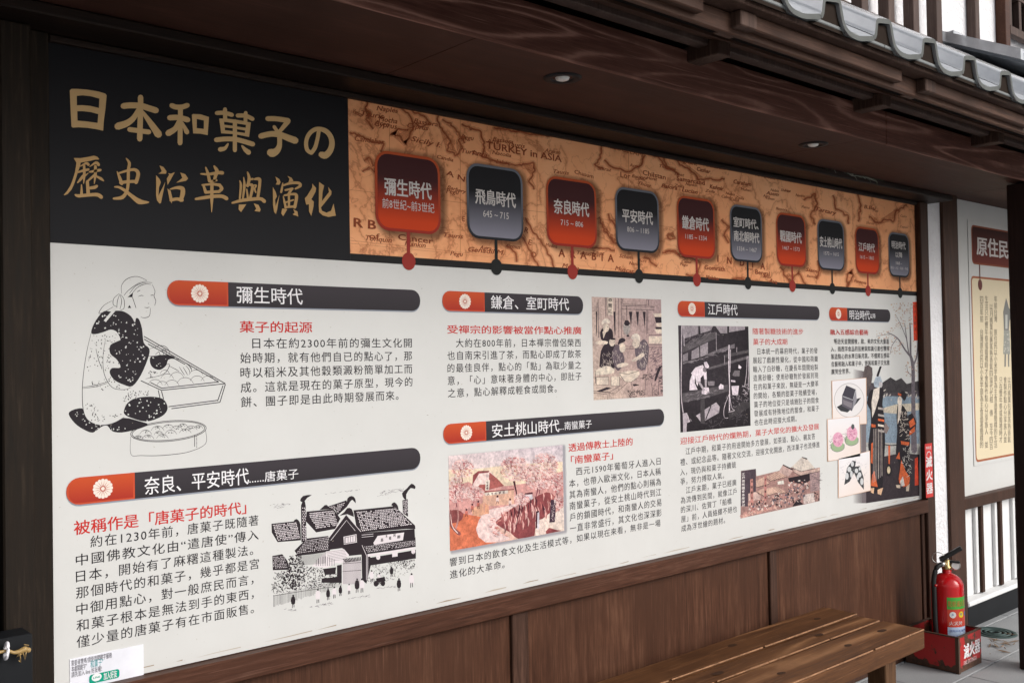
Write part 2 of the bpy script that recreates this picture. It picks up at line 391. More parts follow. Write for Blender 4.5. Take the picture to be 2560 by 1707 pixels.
def put(art, txt, p0, p1, hpx, col, bold=0.0, shear=0.0, level=True, space=1.0, y=None, vertical=False):
    """letters between photo pixels p0 (left, mid height) and p1 (right, mid height), hpx = letter height in photo pixels at p0"""
    q0, q1 = at(*p0, art.Y), at(*p1, art.Y)
    h = (at(p0[0], p0[1]-hpx/2, art.Y)-at(p0[0], p0[1]+hpx/2, art.Y)).z
    if level: zz = (q0.z+q1.z)/2; q0.z = q1.z = zz
    V, F = glyphs(txt, bold, shear, space)
    if not V: return
    latin = all(ord(c) < 0x2000 for c in txt); cy, ch = (LY, LH) if latin else (CY, CH)
    x0 = min(v[0] for v in V); x1 = max(v[0] for v in V); ax = (q1-q0); k = ax.length/(x1-x0); ex = ax.normalized(); ez = Vector((-ex.z, 0, ex.x))
    def fn(vx, vy):
        p = q0+ex*((vx-x0)*k)+ez*((vy-cy)/ch*h); return p.x, p.z
    lay(art, V, F, fn, col, bold)
def cells(t): return sum(.72 if ord(c) < 0x2000 else 1.0 for c in t)
def para(art, lines, uL, uR, v0, v1, N, col=INK, bold=.0, glyph=.80, n_rows=None):
    a, b = at(uL, v0), at(uL, v1); R_ = at(uR, (v0+v1)/2).x; pitch = (R_-a.x)/N
    rows = n_rows or len(lines); dz = (b.z-a.z)/(max(1, rows-1))
    for i, t in enumerate(lines):
        ind = len(t)-len(t.lstrip('　')); t2 = t.strip('　')
        if not t2: continue
        z = a.z+dz*i; x0 = a.x+ind*pitch; V, F = glyphs(t2, bold, 0, 1.16)
        xm = min(v[0] for v in V); xM = max(v[0] for v in V)
        wd = (cells(t2)-.14)*pitch if ind+cells(t2) < N-.7 else R_-x0-.07*pitch
        if t2[-1] in '，。、': wd = (cells(t2)-.55)*pitch
        k = wd/(xM-xm); h = abs(dz)*glyph*.74 if rows > 1 else pitch*.9
        lay(art, V, F, lambda vx, vy: (x0+(vx-xm)*k, z+(vy-CY)/CH*h), col, bold)

# ================================================================== GROUND
ground = box('ground', M['joint'], None, -30, 40, -40, 12, -.3, -.012, 0); tag(ground, kind='structure')
pave = bpy.data.objects.new('pavement', None); C.objects.link(pave); tag(pave, kind='structure')
slab_me = None
sx, sy = .60, .30
for j in range(-14, 6):
    for i in range(-3, 19):
        x = 2.2+i*sx+(sx/2 if j % 2 else 0); y = -.02-.02+j*sy
        if y > .5 or x > 9 or (j < -6 and (x < 1)): continue
        if slab_me is None:
            bm = bmesh.new(); bm_box(bm, 0.003, sx-.003, .003, sy-.003, -.04, 0, .003); slab_me = bpy.data.meshes.new('paving_stone'); bm.to_mesh(slab_me); bm.free(); slab_me.materials.append(M['stone'])
        o = bpy.data.objects.new('paving_stone', slab_me); C.objects.link(o); o.parent = pave; o.location = (x, y, random.uniform(-.0012, .0012))
street = box('street', M['stone'], None, -29, 39, -39, -4.3, -.05, -.006, 0); tag(street, kind='structure')

# ================================================================== BUILDING
B = empty('shop_building', 'dark timber and white plaster Japanese style building whose deep eave covers the long history board', 'building')
XL, XR, ZB, ZM, ZT = .701, 4.886, .756, 1.790, 2.276      # board: left, right, bottom, white/dark boundary, top
XE = 5.02                                                 # right end of the first bay
# backing walls
box('lower_wall', M['plaster2'], B, -1.2, 4.988, .02, .20, 0, 3.1, 0)
pl_r = at(2363, 900, .05).x; box('plaster_strip', M['plaster'], B, 4.99, at(2375, 1250, .0).x+.01, .015, .22, 0, 2.35, 0)
box('dark_wall', M['dark'], B, -1.2, .585, -.03, .02, 0, 2.3, 0)
# left post and jamb
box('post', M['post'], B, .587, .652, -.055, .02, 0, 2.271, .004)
box('jamb', M['post'], B, .654, .699, -.022, .02, 0, 2.271, .003)
# right post beside the board
pr = at(2325, 900, -.02).x
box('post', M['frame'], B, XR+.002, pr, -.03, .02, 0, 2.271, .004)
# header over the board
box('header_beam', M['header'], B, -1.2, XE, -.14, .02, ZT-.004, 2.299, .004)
box('header_trim', M['header'], B, XL, XR, -.018, -.001, ZT-.022, ZT-.006, .003)
_st = Art(Y=-.1402, h=.0004); _rg = random.Random(2)
_st.squiggle([(2000, 388), (2060, 398), (2160, 436), (2200, 452), (2150, 446), (2060, 416)], 60, (10, 34), 2.2, [(.16, .16, .13), (.25, .25, .21), (.10, .11, .08)], ang=.33, rg=_rg)
_st.squiggle([(1050, 190), (1075, 196), (1100, 214), (1060, 206)], 18, (6, 16), 1.6, [(.10, .09, .07)], ang=.5, rg=_rg)
_st.build('stain', B)
# rail under the board and dado panels with stiles
rb = at(1500, 1475, -.03)
box('rail', M['rail'], B, XL, XR, -.036, .018, .690, ZB-.002, .004)
def panel(x0, x1): box('wood_panel', M['dado'], B, x0, x1, -.006, .018, .06, .689, .001)
st = [(.701, .735), (2.085, 2.155), (3.515, 3.565), (4.85, 4.885)]
for (a, b), (c, d) in zip(st, st[1:]): panel(b+.001, c-.001)
for a, b in st[:3]: box('stile', M['frame'], B, a, b, -.018, .018, .05, .689, .003)
box('stile', M['frame'], B, 4.855, 4.885, -.014, .018, .05, .689, .003)
box('sill', M['frame'], B, XL, XR, -.03, .018, 0, .058, .004)
# soffit of the eave, two boards
for a, b in ((-1.2, 1.55), (1.552, 3.42), (3.422, XE)): box('soffit', M['soffit'], B, a, b, -.545, .02, 2.300, 2.325, .001)
box('soffit', M['soffit'], B, XE+.001, 8.0, -.545, -.212, 2.300, 2.325, .002)
box('soffit', M['soffit'], B, XE+.003, 8.0, -.210, .30, 2.352, 2.375, .002, 'soffit board set higher over the second bay')
# fascia beam
jx = at(2216, 350, -.562).x
for a, b in ((-1.2, jx), (jx+.004, 8.0)): box('fascia_board', M['fascia'], B, a, b, -.562, -.547, 2.292, 2.418, .003)
# arms over the fascia
arm = None
for x in (.45, 1.40, 2.345, 3.30, 4.27, 5.24, 6.2):
    box('bracket_arm', M['rafter'], B, x, x+.062, -.675, -.548, 2.380, 2.4285, .003)
    box('bracket_arm', M['rafter'], B, x, x+.062, -.5905, -.30, 2.4145, 2.4284, .001) if 0 else None
box('roof_gap_shade', M['dark'], B, -1.2, 8, -.25, -.20, 2.416, 2.9, 0)  # black box painted as the shadow in the gap under the roof
# sloping boards under the eave, purlin, rafters ends with infill boards
def slab(name, mat, x0, x1, y0, z0, y1, z1, th, parent=B):
    bm = bmesh.new(); q = [(y0, z0), (y1, z1), (y1, z1+th), (y0, z0+th)]
    a = [bm.verts.new((x0, *p)) for p in q]; b = [bm.verts.new((x1, *p)) for p in q]
    bm.faces.new(a); bm.faces.new(b[::-1])
    for k in range(4): bm.faces.new((a[k], a[(k+1) % 4], b[(k+1) % 4], b[k]))
    return done(bm, name, mat, parent)
slab('eave_board', M['eave'], -1.2, 8, -.918, 2.372, -.801, 2.42, .02)
box('eave_board', M['eave'], B, -1.2, 8, -.918, -.902, 2.317, 2.371, .003)
slab('eave_board', M['eave'], -1.2, 8, -.699, 2.412, -.30, 2.535, .02)
box('purlin', M['rail'], B, -1.2, 8, -.672, -.618, 2.4685, 2.492, .003) if 0 else None
box('purlin', M['lattice'], B, -1.2, 8, -.640, -.60, 2.4125, 2.46, .003)
rx = [.85, 1.83, 2.80, 3.79, 4.78, 5.77]
for i, x in enumerate(rx):
    xx = at(*((1400+1300/2.94, 30)), -.93).x if i == 99 else x
for i in range(-2, 6):
    x = at(1848, 40, -.945).x+i*.985
    box('rafter', M['rafter'], B, x, x+.07, -.950, -.861, 2.331, 2.372, .003)
    box('infill_board', M['eave'], B, x+.0705, x+.985-.14, -.943, -.9195, 2.334, 2.372, .003)
box('eave_strip', M['rafter'], B, -1.2, 8, -.975, -.90, 2.3735, 2.3895, .003)
box('recess_board', M['dark'], B, -1.2, 8, -.90, -.86, 2.334, 2.372, 0)
for i in range(14): box('flashing', M['tile_edge'], B, -1.0+i*.62+.001, -1.0+(i+1)*.62-.001, -.99, -.80, 2.391, 2.401, .002)
# roof tiles
P = .281
prof = [(x_*P, z_*(1.30 if z_ > .03 else 1.1)) for x_, z_ in ((0, .016), (.025, .024), (.05, .045), (.075, .053), (.13, .057), (.22, .060), (.32, .063), (.36, .060), (.385, .052), (.425, .028), (.47, .011), (.55, .002), (.64, 0), (.73, .001), (.83, .006), (.92, .011), (.998, .0155))]
_old = [(0, .012), (.016, .030), (.028, .060), (.040, .068), (.075, .069), (.086, .062), (.097, .036), (.115, .016), (.15, .002), (.20, -.003), (.25, .003), (.2805, .011)]
pp = cat(prof, 2)
def tile_mesh(L, th=.014):
    bm = bmesh.new(); s = .655; c = 1/math.hypot(1, s); dy, dz = L*c, L*s*c
    top0 = [bm.verts.new((x, 0, z+th)) for x, z in pp]
    bot0 = []
    for i, (x, z) in enumerate(pp):
        a = pp[max(0, i-1)]; b = pp[min(len(pp)-1, i+1)]; d = math.hypot(b[0]-a[0], b[1]-a[1])
        bot0.append(bm.verts.new((x+(b[1]-a[1])/d*th*.9, 0, z+th-th*(b[0]-a[0])/d)))
    top1 = [bm.verts.new(v.co+Vector((0, dy, dz))) for v in top0]; bot1 = [bm.verts.new(v.co+Vector((0, dy, dz))) for v in bot0]
    for i in range(len(pp)-1):
        bm.faces.new((top0[i], top0[i+1], top1[i+1], top1[i])); bm.faces.new((bot0[i+1], bot0[i], bot1[i], bot1[i+1]))
        bm.faces.new((top0[i+1], top0[i], bot0[i], bot0[i+1])).material_index = 1
    bm.faces.new((top0[0], top1[0], bot1[0], bot0[0])); bm.faces.new((top0[-1], bot0[-1], bot1[-1], top1[-1]))
    bmesh.ops.recalc_face_normals(bm, faces=bm.faces)
    me = bpy.data.meshes.new('roof_tile'); bm.to_mesh(me); bm.free(); me.materials.append(M['tile']); me.materials.append(M['tile_end'])
    return me
tm = tile_mesh(.33)
X0 = 2.452-.333*P-P*9
for j in range(5):
    for i in range(24):
        if X0+P*i < .3 and j > 1: continue
        o = bpy.data.objects.new('roof_tile', tm); C.objects.link(o); o.parent = B
        o.location = (X0+P*i, -1.0+j*.205, 2.378+j*.205*.668+random.uniform(-.0015, .0015)); o.rotation_euler = (0, random.uniform(-.006, .006), 0)
# dark brown plugs filling the hollows behind the humps of the first course
_mp = [(x, z-.006) for x, z in pp if x < .52*P]; _mp = [(_mp[0][0]-.02, .0)]+[p for p in _mp]+[(.52*P, .0)]
bm = bmesh.new(); _a = [bm.verts.new((x, 0, z)) for x, z in _mp]; _b = [bm.verts.new((x, .05, z+.03)) for x, z in _mp]
bm.faces.new(_a)
for k in range(len(_mp)): bm.faces.new((_a[k], _a[(k+1) % len(_mp)], _b[(k+1) % len(_mp)], _b[k]))
bmesh.ops.recalc_face_normals(bm, faces=bm.faces); mm = bpy.data.meshes.new('hump_plug'); bm.to_mesh(mm); bm.free(); mm.materials.append(plain('dark_brown_plug', (.028, .020, .016), .9, bmp=.4, spec=.05))
for i in range(24):
    o = bpy.data.objects.new('hump_plug', mm); C.objects.link(o); o.parent = B; o.location = (X0+P*i, -.988, 2.381)
# upper storey
box('upper_wall', M['plaster'], B, -1.2, 9.5, .05, .25, 3.1005, 7.5, 0)
box('upper_sill', M['lattice'], B, -1.2, 5.16, -.005, .049, 3.06, 3.165, .003)
box('upper_sill', M['lattice'], B, 5.75, 9.5, .012, .049, 3.10, 3.215, .003)
for k in range(9):
    x = 5.06-.2545*k
    if x < 3: break
    box('lattice_bar', M['lattice'], B, x, x+.062, -.062, -.006, 3.105, 5.2, .003)
box('post', M['lattice'], B, 5.665, 5.72, -.003, .049, 3.216, 7.0, .003)
box('post', M['rail'], B, 6.06, 6.125, -.01, .049, 3.216, 7.0, .003)
W_ = bpy.data.objects.new('window', None); C.objects.link(W_); W_.parent = B
box('pane', M['dark'], W_, 6.13, 7.6, .03, .048, 3.44, 4.8, 0)
for z in (3.395, 3.62): box('frame', M['lattice'], W_, 6.126, 7.6, -.012, .03, z, z+(.05 if z < 3.5 else .02), .002)
for k in range(7): box('bar', M['lattice'], W_, 6.126+.14*k, 6.126+.14*k+.035, -.008, .029, 3.4455, 4.8, .002)
# cap tiles over the neighbouring bay
for i in range(5):
    x0 = 5.235+i*.62; slab('cap_tile', M['slate'], x0+.002, x0+.618, -.42, 2.95, -.055, 3.13, .055)
box('cap_strip', M['tile'], B, 5.225, 8.3, -.075, .048, 3.187, 3.212, .004)
slab('cap_end', M['tile'], 5.196, 5.233, -.42, 2.965, -.02, 3.16, .055)
# second bay: post, rail, plinth, slats, white wall
YB = .055
p2a, p2b = at(2375, 1250, .0).x, at(2412, 1250, .0).x
box('post', M['frame'], B, p2a, p2b, -.002, .06, 0, 2.35, .002)
box('second_wall', M['plaster2'], B, p2b, 9, .06, .22, 0, 3.1, 0)
box('white_panel', M['white'], B, p2b+.003, 8.2, .045, .059, .66, 2.35, 0)
rz = at(2440, 1240, .02).z
box('rail', M['frame'], B, p2b+.002, 8.2, .0, .058, rz-.055, rz+.005, .004, 'rail below the second board')
for k in range(9):
    x = at(2449, 1400, .04).x+k*(at(2497, 1400, .04).x-at(2449, 1400, .04).x)
    box('slat', M['frame'], B, x, x+.032, .025, .0595, .15, rz-.056, .003)
    box('slat_light_side', M['plaster2'], B, x-.035, x-.004, .04, .0595, .15, rz-.056, .003)  # pale strip added to give each slat its light side
box('plinth_cap', M['plaster2'], B, p2b, 8.2, -.01, .0598, .118, .145, .006)
box('plinth', M['black'], B, p2b, 8.2, -.002, .0598, 0, .117, .004)
# porch column carrying the eave
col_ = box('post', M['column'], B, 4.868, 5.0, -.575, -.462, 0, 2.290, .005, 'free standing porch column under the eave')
# black conduit across the plaster strip
tube('conduit', [at(2332, 1217, .035), at(2352, 1211, .035), at(2374, 1202, .035)], .007, M['rubber'], B)

# ================================================================== MAIN BOARD
bd = empty('history_board', 'long printed board with black title, old map band and white text panel under the eave', 'information board', (XL, 0, ZB))
box('board_panel', M['white'], bd, XL, XR, -.0005, .0195, ZB, ZT, 0)
xs = at(872, 440).x; zb1 = ZM+.022
def quadart(name, x0, x1, z0, z1, h, col, mat=None, parent=bd):
    a = Art(h=h); a.add([(x0, z0), (x1, z0), (x1, z1), (x0, z1)], col); return a.build(name, parent, mat)
quadart('title_panel', XL, xs, ZM, ZT, .0012, (.010, .010, .0125))
quadart('map_band', xs, XR, zb1, ZT, .0012, (.5, .3, .2), M['map'])
quadart('timeline_rule', xs, XR, ZM, zb1, .0013, (.012, .011, .011))
GOLD = (.60, .40, .19)
tl = Art((150, 200, 5.88), h=.0018); BG = (.010, .010, .0125)
# title, first line (rounded brush capitals)
tl.poly([(140, 160), (165, 137), (250, 137), (400, 148), (560, 175), (660, 205), (682, 232), (665, 420), (640, 620), (630, 750), (540, 730), (400, 708), (270, 700), (185, 705), (165, 690), (152, 450)], GOLD)
tl.stroke([(1180, 262), (1178, 500), (1168, 870)], 80, GOLD)
tl.up(); tl.stroke([(930, 388), (1030, 378), (1180, 385), (1300, 420), (1405, 452)], 88, GOLD)
tl.up(); tl.stroke([(1155, 430), (1080, 560), (980, 640), (850, 685)], (60, 80, 95, 108), GOLD)
tl.up(); tl.stroke([(1205, 470), (1300, 600), (1440, 800)], (45, 75, 112), GOLD)
tl.up(); tl.stroke([(1020, 733), (1300, 770)], 72, GOLD)
tl.stroke([(1640, 382), (1700, 403), (1790, 403), (1865, 378)], 74, GOLD)
tl.up(); tl.stroke([(1766, 420), (1760, 930)], 72, GOLD)
tl.up(); tl.stroke([(1610, 560), (1740, 558), (1870, 590)], 80, GOLD)
tl.up(); tl.stroke([(1745, 610), (1690, 720), (1590, 785)], (60, 80, 92), GOLD)
tl.up(); tl.stroke([(1795, 640), (1860, 770)], (40, 72), GOLD)
tl.poly([(1932, 520), (1950, 505), (2060, 510), (2185, 550), (2165, 815), (2060, 795), (1952, 790)], GOLD)
tl.up()
for hp in ([(243, 240), (330, 232), (450, 245), (575, 280), (568, 418), (450, 388), (330, 376), (245, 378)], [(250, 465), (340, 465), (450, 478), (558, 508), (548, 637), (400, 615), (254, 603)], [(2005, 578), (2110, 600), (2108, 725), (2005, 712)]):
    tl.poly(hp, BG)
tl.T = (500, 240, 6.533)
tl.poly([(308, 375), (430, 375), (560, 390), (700, 412), (825, 440), (795, 675), (700, 655), (560, 630), (340, 615)], GOLD)
tl.up()
for hp in ([(388, 428), (530, 445), (530, 492), (390, 475)], [(598, 455), (745, 478), (740, 525), (598, 505)], [(398, 520), (530, 532), (530, 580), (402, 565)], [(598, 548), (732, 570), (728, 610), (598, 590)]): tl.poly(hp, BG)
tl.up(); tl.stroke([(270, 285), (390, 282), (515, 315)], 68, GOLD); tl.stroke([(610, 325), (740, 330), (850, 380)], 68, GOLD)
tl.up(); tl.stroke([(402, 225), (405, 390)], 66, GOLD); tl.stroke([(740, 282), (735, 440)], 62, GOLD)
tl.up(); tl.stroke([(563, 420), (563, 890)], 68, GOLD)
tl.up(); tl.stroke([(260, 722), (400, 708), (560, 712), (700, 745), (855, 792)], 78, GOLD)
tl.stroke([(450, 790), (400, 860), (325, 878)], (28, 60, 78), GOLD); tl.stroke([(680, 820), (730, 880), (785, 925)], (28, 66, 84), GOLD)
tl.up(); tl.stroke([(1100, 376), (1250, 380), (1430, 408)], 82, GOLD)
tl.up(); tl.stroke([(1432, 418), (1290, 590)], (84, 60), GOLD)
tl.up(); tl.stroke([(1205, 510), (1280, 620)], 56, GOLD)
tl.up(); tl.stroke([(1290, 650), (1292, 800), (1255, 890), (1190, 935), (1150, 930)], (76, 80, 105, 130, 130), GOLD)
tl.up(); tl.stroke([(990, 660), (1150, 625), (1300, 640), (1430, 690), (1545, 732)], (92, 92, 95, 105, 112), GOLD)
tl.up(); tl.stroke([(1933, 570), (1912, 700), (1870, 850), (1812, 932)], (62, 62, 66, 66), GOLD)
tl.up(); tl.stroke([(1812, 934), (1745, 888), (1724, 770), (1760, 650), (1840, 568), (1930, 543), (2040, 575), (2120, 660), (2148, 780), (2115, 900), (2040, 975), (1978, 962)], (66, 66, 66, 68, 70, 72, 78, 82, 90, 100, 110, 100), GOLD)
# title, second line (brush script)
tl.T = (150, 380, 6.533); G2 = (.52, .32, .135)
tl.poly([(218, 105), (330, 105), (440, 88), (545, 65), (600, 80), (635, 120), (620, 130), (570, 130), (460, 155), (330, 180), (325, 230), (290, 320), (260, 420), (220, 540), (180, 620), (120, 690), (70, 712), (55, 705), (110, 640), (160, 560), (200, 460), (240, 330), (262, 180)], G2)
SK = [([(325, 240), (420, 190), (458, 212)], (12, 40, 45)), ([(290, 335), (370, 310), (455, 292)], (30, 40, 42)), ([(388, 235), (390, 380), (380, 520)], (40, 45, 12)), ([(372, 395), (330, 450), (282, 505)], (45, 45, 20)), ([(400, 395), (455, 350)], (30, 12)),
      ([(480, 245), (580, 180), (622, 212)], (12, 45, 52)), ([(480, 330), (580, 312), (650, 300)], (30, 45, 45)), ([(572, 240), (570, 380), (552, 525)], (48, 48, 12)), ([(552, 385), (490, 440), (435, 490)], (40, 36, 25)), ([(585, 400), (660, 440), (705, 476)], (25, 48, 20)),
      ([(345, 540), (345, 690)], (18, 48)), ([(440, 490), (455, 700)], (50, 58)), ([(490, 592), (560, 582), (592, 562)], (50, 54, 46)), ([(245, 705), (300, 722), (450, 708), (600, 702), (665, 740)], (30, 54, 52, 60, 62)),
      ([(1075, 110), (1125, 190), (1110, 300), (1105, 520), (1080, 650), (1010, 745), (870, 765)], (18, 50, 50, 50, 50, 62, 32)), ([(925, 325), (965, 420), (1000, 520)], (16, 50, 55)), ([(960, 350), (1100, 308), (1215, 295), (1270, 360), (1235, 500)], (30, 40, 50, 62, 60)), ([(985, 505), (1100, 490), (1230, 485)], (55, 50, 50)),
      ([(885, 575), (960, 582), (1060, 640), (1160, 720), (1290, 815), (1440, 825)], (22, 40, 50, 58, 88, 20)),
      ([(1790, 612), (1900, 588), (1990, 605), (1995, 690), (1965, 790)], (18, 48, 74, 76, 60)), ([(1805, 790), (1900, 772), (1985, 790)], (52, 50, 58))]
for i, (a_, b_) in enumerate(SK):
    tl.up(2e-5); tl.stroke(a_, b_, G2)
for q in ([(1615, 225), (1680, 250), (1732, 320), (1725, 360), (1600, 362), (1655, 320)], [(1562, 385), (1620, 450), (1640, 500), (1610, 580), (1600, 720), (1680, 560), (1712, 490), (1690, 600), (1640, 840), (1615, 845), (1575, 790), (1560, 700), (1562, 560)],
          [(1760, 350), (1800, 360), (1868, 335), (1750, 545), (1735, 440), (1775, 380)], [(1955, 340), (2040, 370), (2085, 440), (2050, 475), (1890, 508), (1990, 430)], [(1745, 600), (1800, 640), (1830, 760), (1815, 845), (1780, 780)]): tl.poly(q, G2)
tl.T = (480, 400, 6.189)
SK = [([(130, 220), (250, 225), (400, 202), (462, 205)], (22, 42, 50, 56)), ([(205, 122), (240, 220), (262, 330)], (24, 48, 50)), ([(335, 102), (378, 175), (352, 260), (335, 335)], (28, 62, 50, 42)), ([(275, 338), (370, 320)], (38, 34)),
      ([(150, 392), (300, 380), (420, 392)], (26, 38, 50)), ([(170, 400), (205, 505)], (34, 50)), ([(415, 392), (452, 448), (400, 500)], (44, 56, 40)), ([(205, 505), (420, 492)], (46, 42)), ([(50, 608), (150, 592), (300, 570), (450, 565), (525, 600)], (34, 50, 52, 54, 60)), ([(300, 350), (298, 600), (295, 810)], (50, 50, 8)),
      ([(730, 325), (748, 400), (730, 600)], (14, 40, 30)), ([(790, 275), (802, 400), (778, 600)], (14, 44, 28)), ([(850, 195), (875, 290), (852, 405)], (22, 50, 45)), ([(870, 305), (930, 300)], (32, 34)), ([(962, 302), (1020, 298), (1042, 340), (1008, 600)], (32, 52, 46, 46)), ([(835, 395), (915, 390), (925, 450), (890, 600)], (26, 46, 46, 40)), ([(838, 460), (856, 600)], (24, 34)), ([(950, 395), (985, 400), (960, 450), (978, 505)], (20, 26, 26, 24)), ([(615, 668), (750, 632), (900, 612), (1050, 605), (1108, 642)], (30, 50, 52, 50, 58)),
      ([(1395, 362), (1382, 440), (1370, 500)], (16, 34, 36)), ([(1400, 398), (1520, 362), (1640, 362), (1665, 405), (1590, 450)], (26, 40, 44, 46, 26)), ([(1435, 470), (1545, 448)], (30, 36)), ([(1535, 455), (1480, 535)], (38, 36)), ([(1402, 565), (1420, 650), (1440, 740)], (14, 34, 36)), ([(1420, 552), (1560, 532), (1608, 565), (1580, 735)], (28, 40, 50, 48)), ([(1430, 662), (1560, 622)], (26, 24)), ([(1490, 550), (1490, 730)], (34, 34)), ([(1432, 735), (1580, 722)], (32, 36))]
for a_, b_ in SK:
    tl.up(2e-5); tl.stroke(a_, b_, G2)
for q in ([(715, 695), (830, 690), (750, 810), (710, 770)], [(945, 675), (1020, 700), (1052, 770), (1040, 805), (955, 793), (985, 760)], [(1280, 262), (1340, 300), (1362, 350), (1340, 388), (1285, 385), (1305, 345)], [(1240, 420), (1285, 500), (1303, 570), (1275, 620), (1285, 720), (1343, 540), (1310, 760), (1290, 840), (1260, 810), (1243, 700)],
          [(1465, 250), (1530, 280), (1560, 330), (1480, 350), (1500, 300)], [(1385, 755), (1465, 765), (1400, 875), (1370, 830)], [(1555, 765), (1620, 800), (1635, 880), (1545, 845), (1580, 820)], [(1850, 370), (1912, 440), (1900, 500), (1850, 590), (1835, 610), (1875, 650), (1870, 720), (1835, 870), (1800, 800), (1800, 690), (1755, 695), (1735, 600), (1770, 560), (1850, 430)],
          [(1955, 345), (2035, 400), (2010, 500), (2000, 640), (2110, 500), (2095, 420), (2150, 490), (2145, 540), (2000, 720), (1985, 740), (2000, 790), (2070, 820), (2140, 790), (2180, 680), (2215, 865), (2100, 885), (2010, 860), (1955, 810), (1950, 700)]): tl.poly(q, G2)
tl.build('title_lettering', bd)

BAD = [(936.7, 1099.4, 1018, 386, 581, 1, 1021, [('彌生時代', (960, 468), (1077, 480), 43, .016), ('前8世紀~前3世紀', (954, 511), (1084, 520), 25, 0)]),
       (1166, 1306, 1237, 416, 600.4, 0, 1240, [('飛鳥時代', (1186.8, 492), (1287.3, 503), 38, .016), ('645 ~ 715', (1206, 535), (1270, 540), 17, 0)]),
       (1365, 1489.7, 1427, 447.6, 617, 1, 1430, [('奈良時代', (1383, 518), (1470.5, 525), 36, .016), ('715 ~ 806', (1400, 557), (1456, 561), 14, 0)]),
       (1537.7, 1646, 1591, 473.6, 630, 0, 1596, [('平安時代', (1554, 540), (1630, 547), 33, .016), ('806 ~ 1185', (1566, 574), (1621, 578.4), 13, 0)]),
       (1691.8, 1785.4, 1738, 494.6, 645, 1, 1740.5, [('鎌倉時代', (1703.7, 558), (1770, 562), 33, .016), ('1185 ~ 1334', (1711.6, 593), (1765, 595), 12, 0)]),
       (1824.5, 1903.7, 1865, 515.6, 655, 0, 1868, [('室町時代、', (1832, 556), (1894, 562.6), 25, .016), ('南北朝時代', (1833, 590), (1896, 596.6), 26, .016), ('1334 ~ 1467', (1841.5, 622), (1890, 625.5), 11, 0)]),
       (1940, 2013, 1977, 535.4, 666, 1, 1979, [('戰國時代', (1948.6, 591.5), (2002, 595.6), 28, .016), ('1467 ~ 1573', (1955, 620.4), (1997, 623), 10, 0)]),
       (2043, 2109, 2076, 551, 676, 0, 2078.6, [('安土桃山時代', (2048, 605), (2103.4, 610), 26, .016), ('1573 ~ 1615', (2058, 633), (2095, 636.4), 9, 0)]),
       (2137.4, 2196, 2167, 569.4, 684, 1, 2167.7, [('江戶時代', (2145, 618), (2185, 621), 22, .016), ('1615 ~ 1865', (2148.6, 643), (2182.7, 645), 9, 0)]),
       (2220.7, 2271.8, 2246, 583, 692.5, 0, 2247.6, [('明治時代', (2227.6, 612), (2262, 616), 19, .016), ('以降', (2237, 637.4), (2254, 638.4), 14, .01), ('1868 ~', (2237.8, 657.8), (2253, 658.8), 8, 0), ('明治・大正・昭和・平成', (2225, 669), (2268, 673), 7, 0)])]
gm_ = Art(h=.0009); _rg = random.Random(9); x = XL+.05
while x < XR-.1:
    l = _rg.uniform(.01, .16); z = ZB+_rg.uniform(.010, .016)
    if _rg.random() < .75: gm_.add([(x, z), (x+l*.5, z+_rg.uniform(-.001, .002)), (x+l, z+.0005), (x+l, z+_rg.uniform(.0012, .0035)), (x+l*.4, z+_rg.uniform(.001, .004))], _rg.choice([(.46, .40, .33), (.40, .33, .26), (.34, .27, .2)]))
    x += l+_rg.uniform(.005, .08)
for _k in range(70): gm_.squiggle([(130, 640), (2280, 760), (2280, 1230), (1100, 1500), (150, 1660)], 1, (1.5, 5), 1.2, [(.35, .3, .24), (.25, .2, .16), (.45, .42, .36)], rg=_rg)
gm_.build('grime', bd)
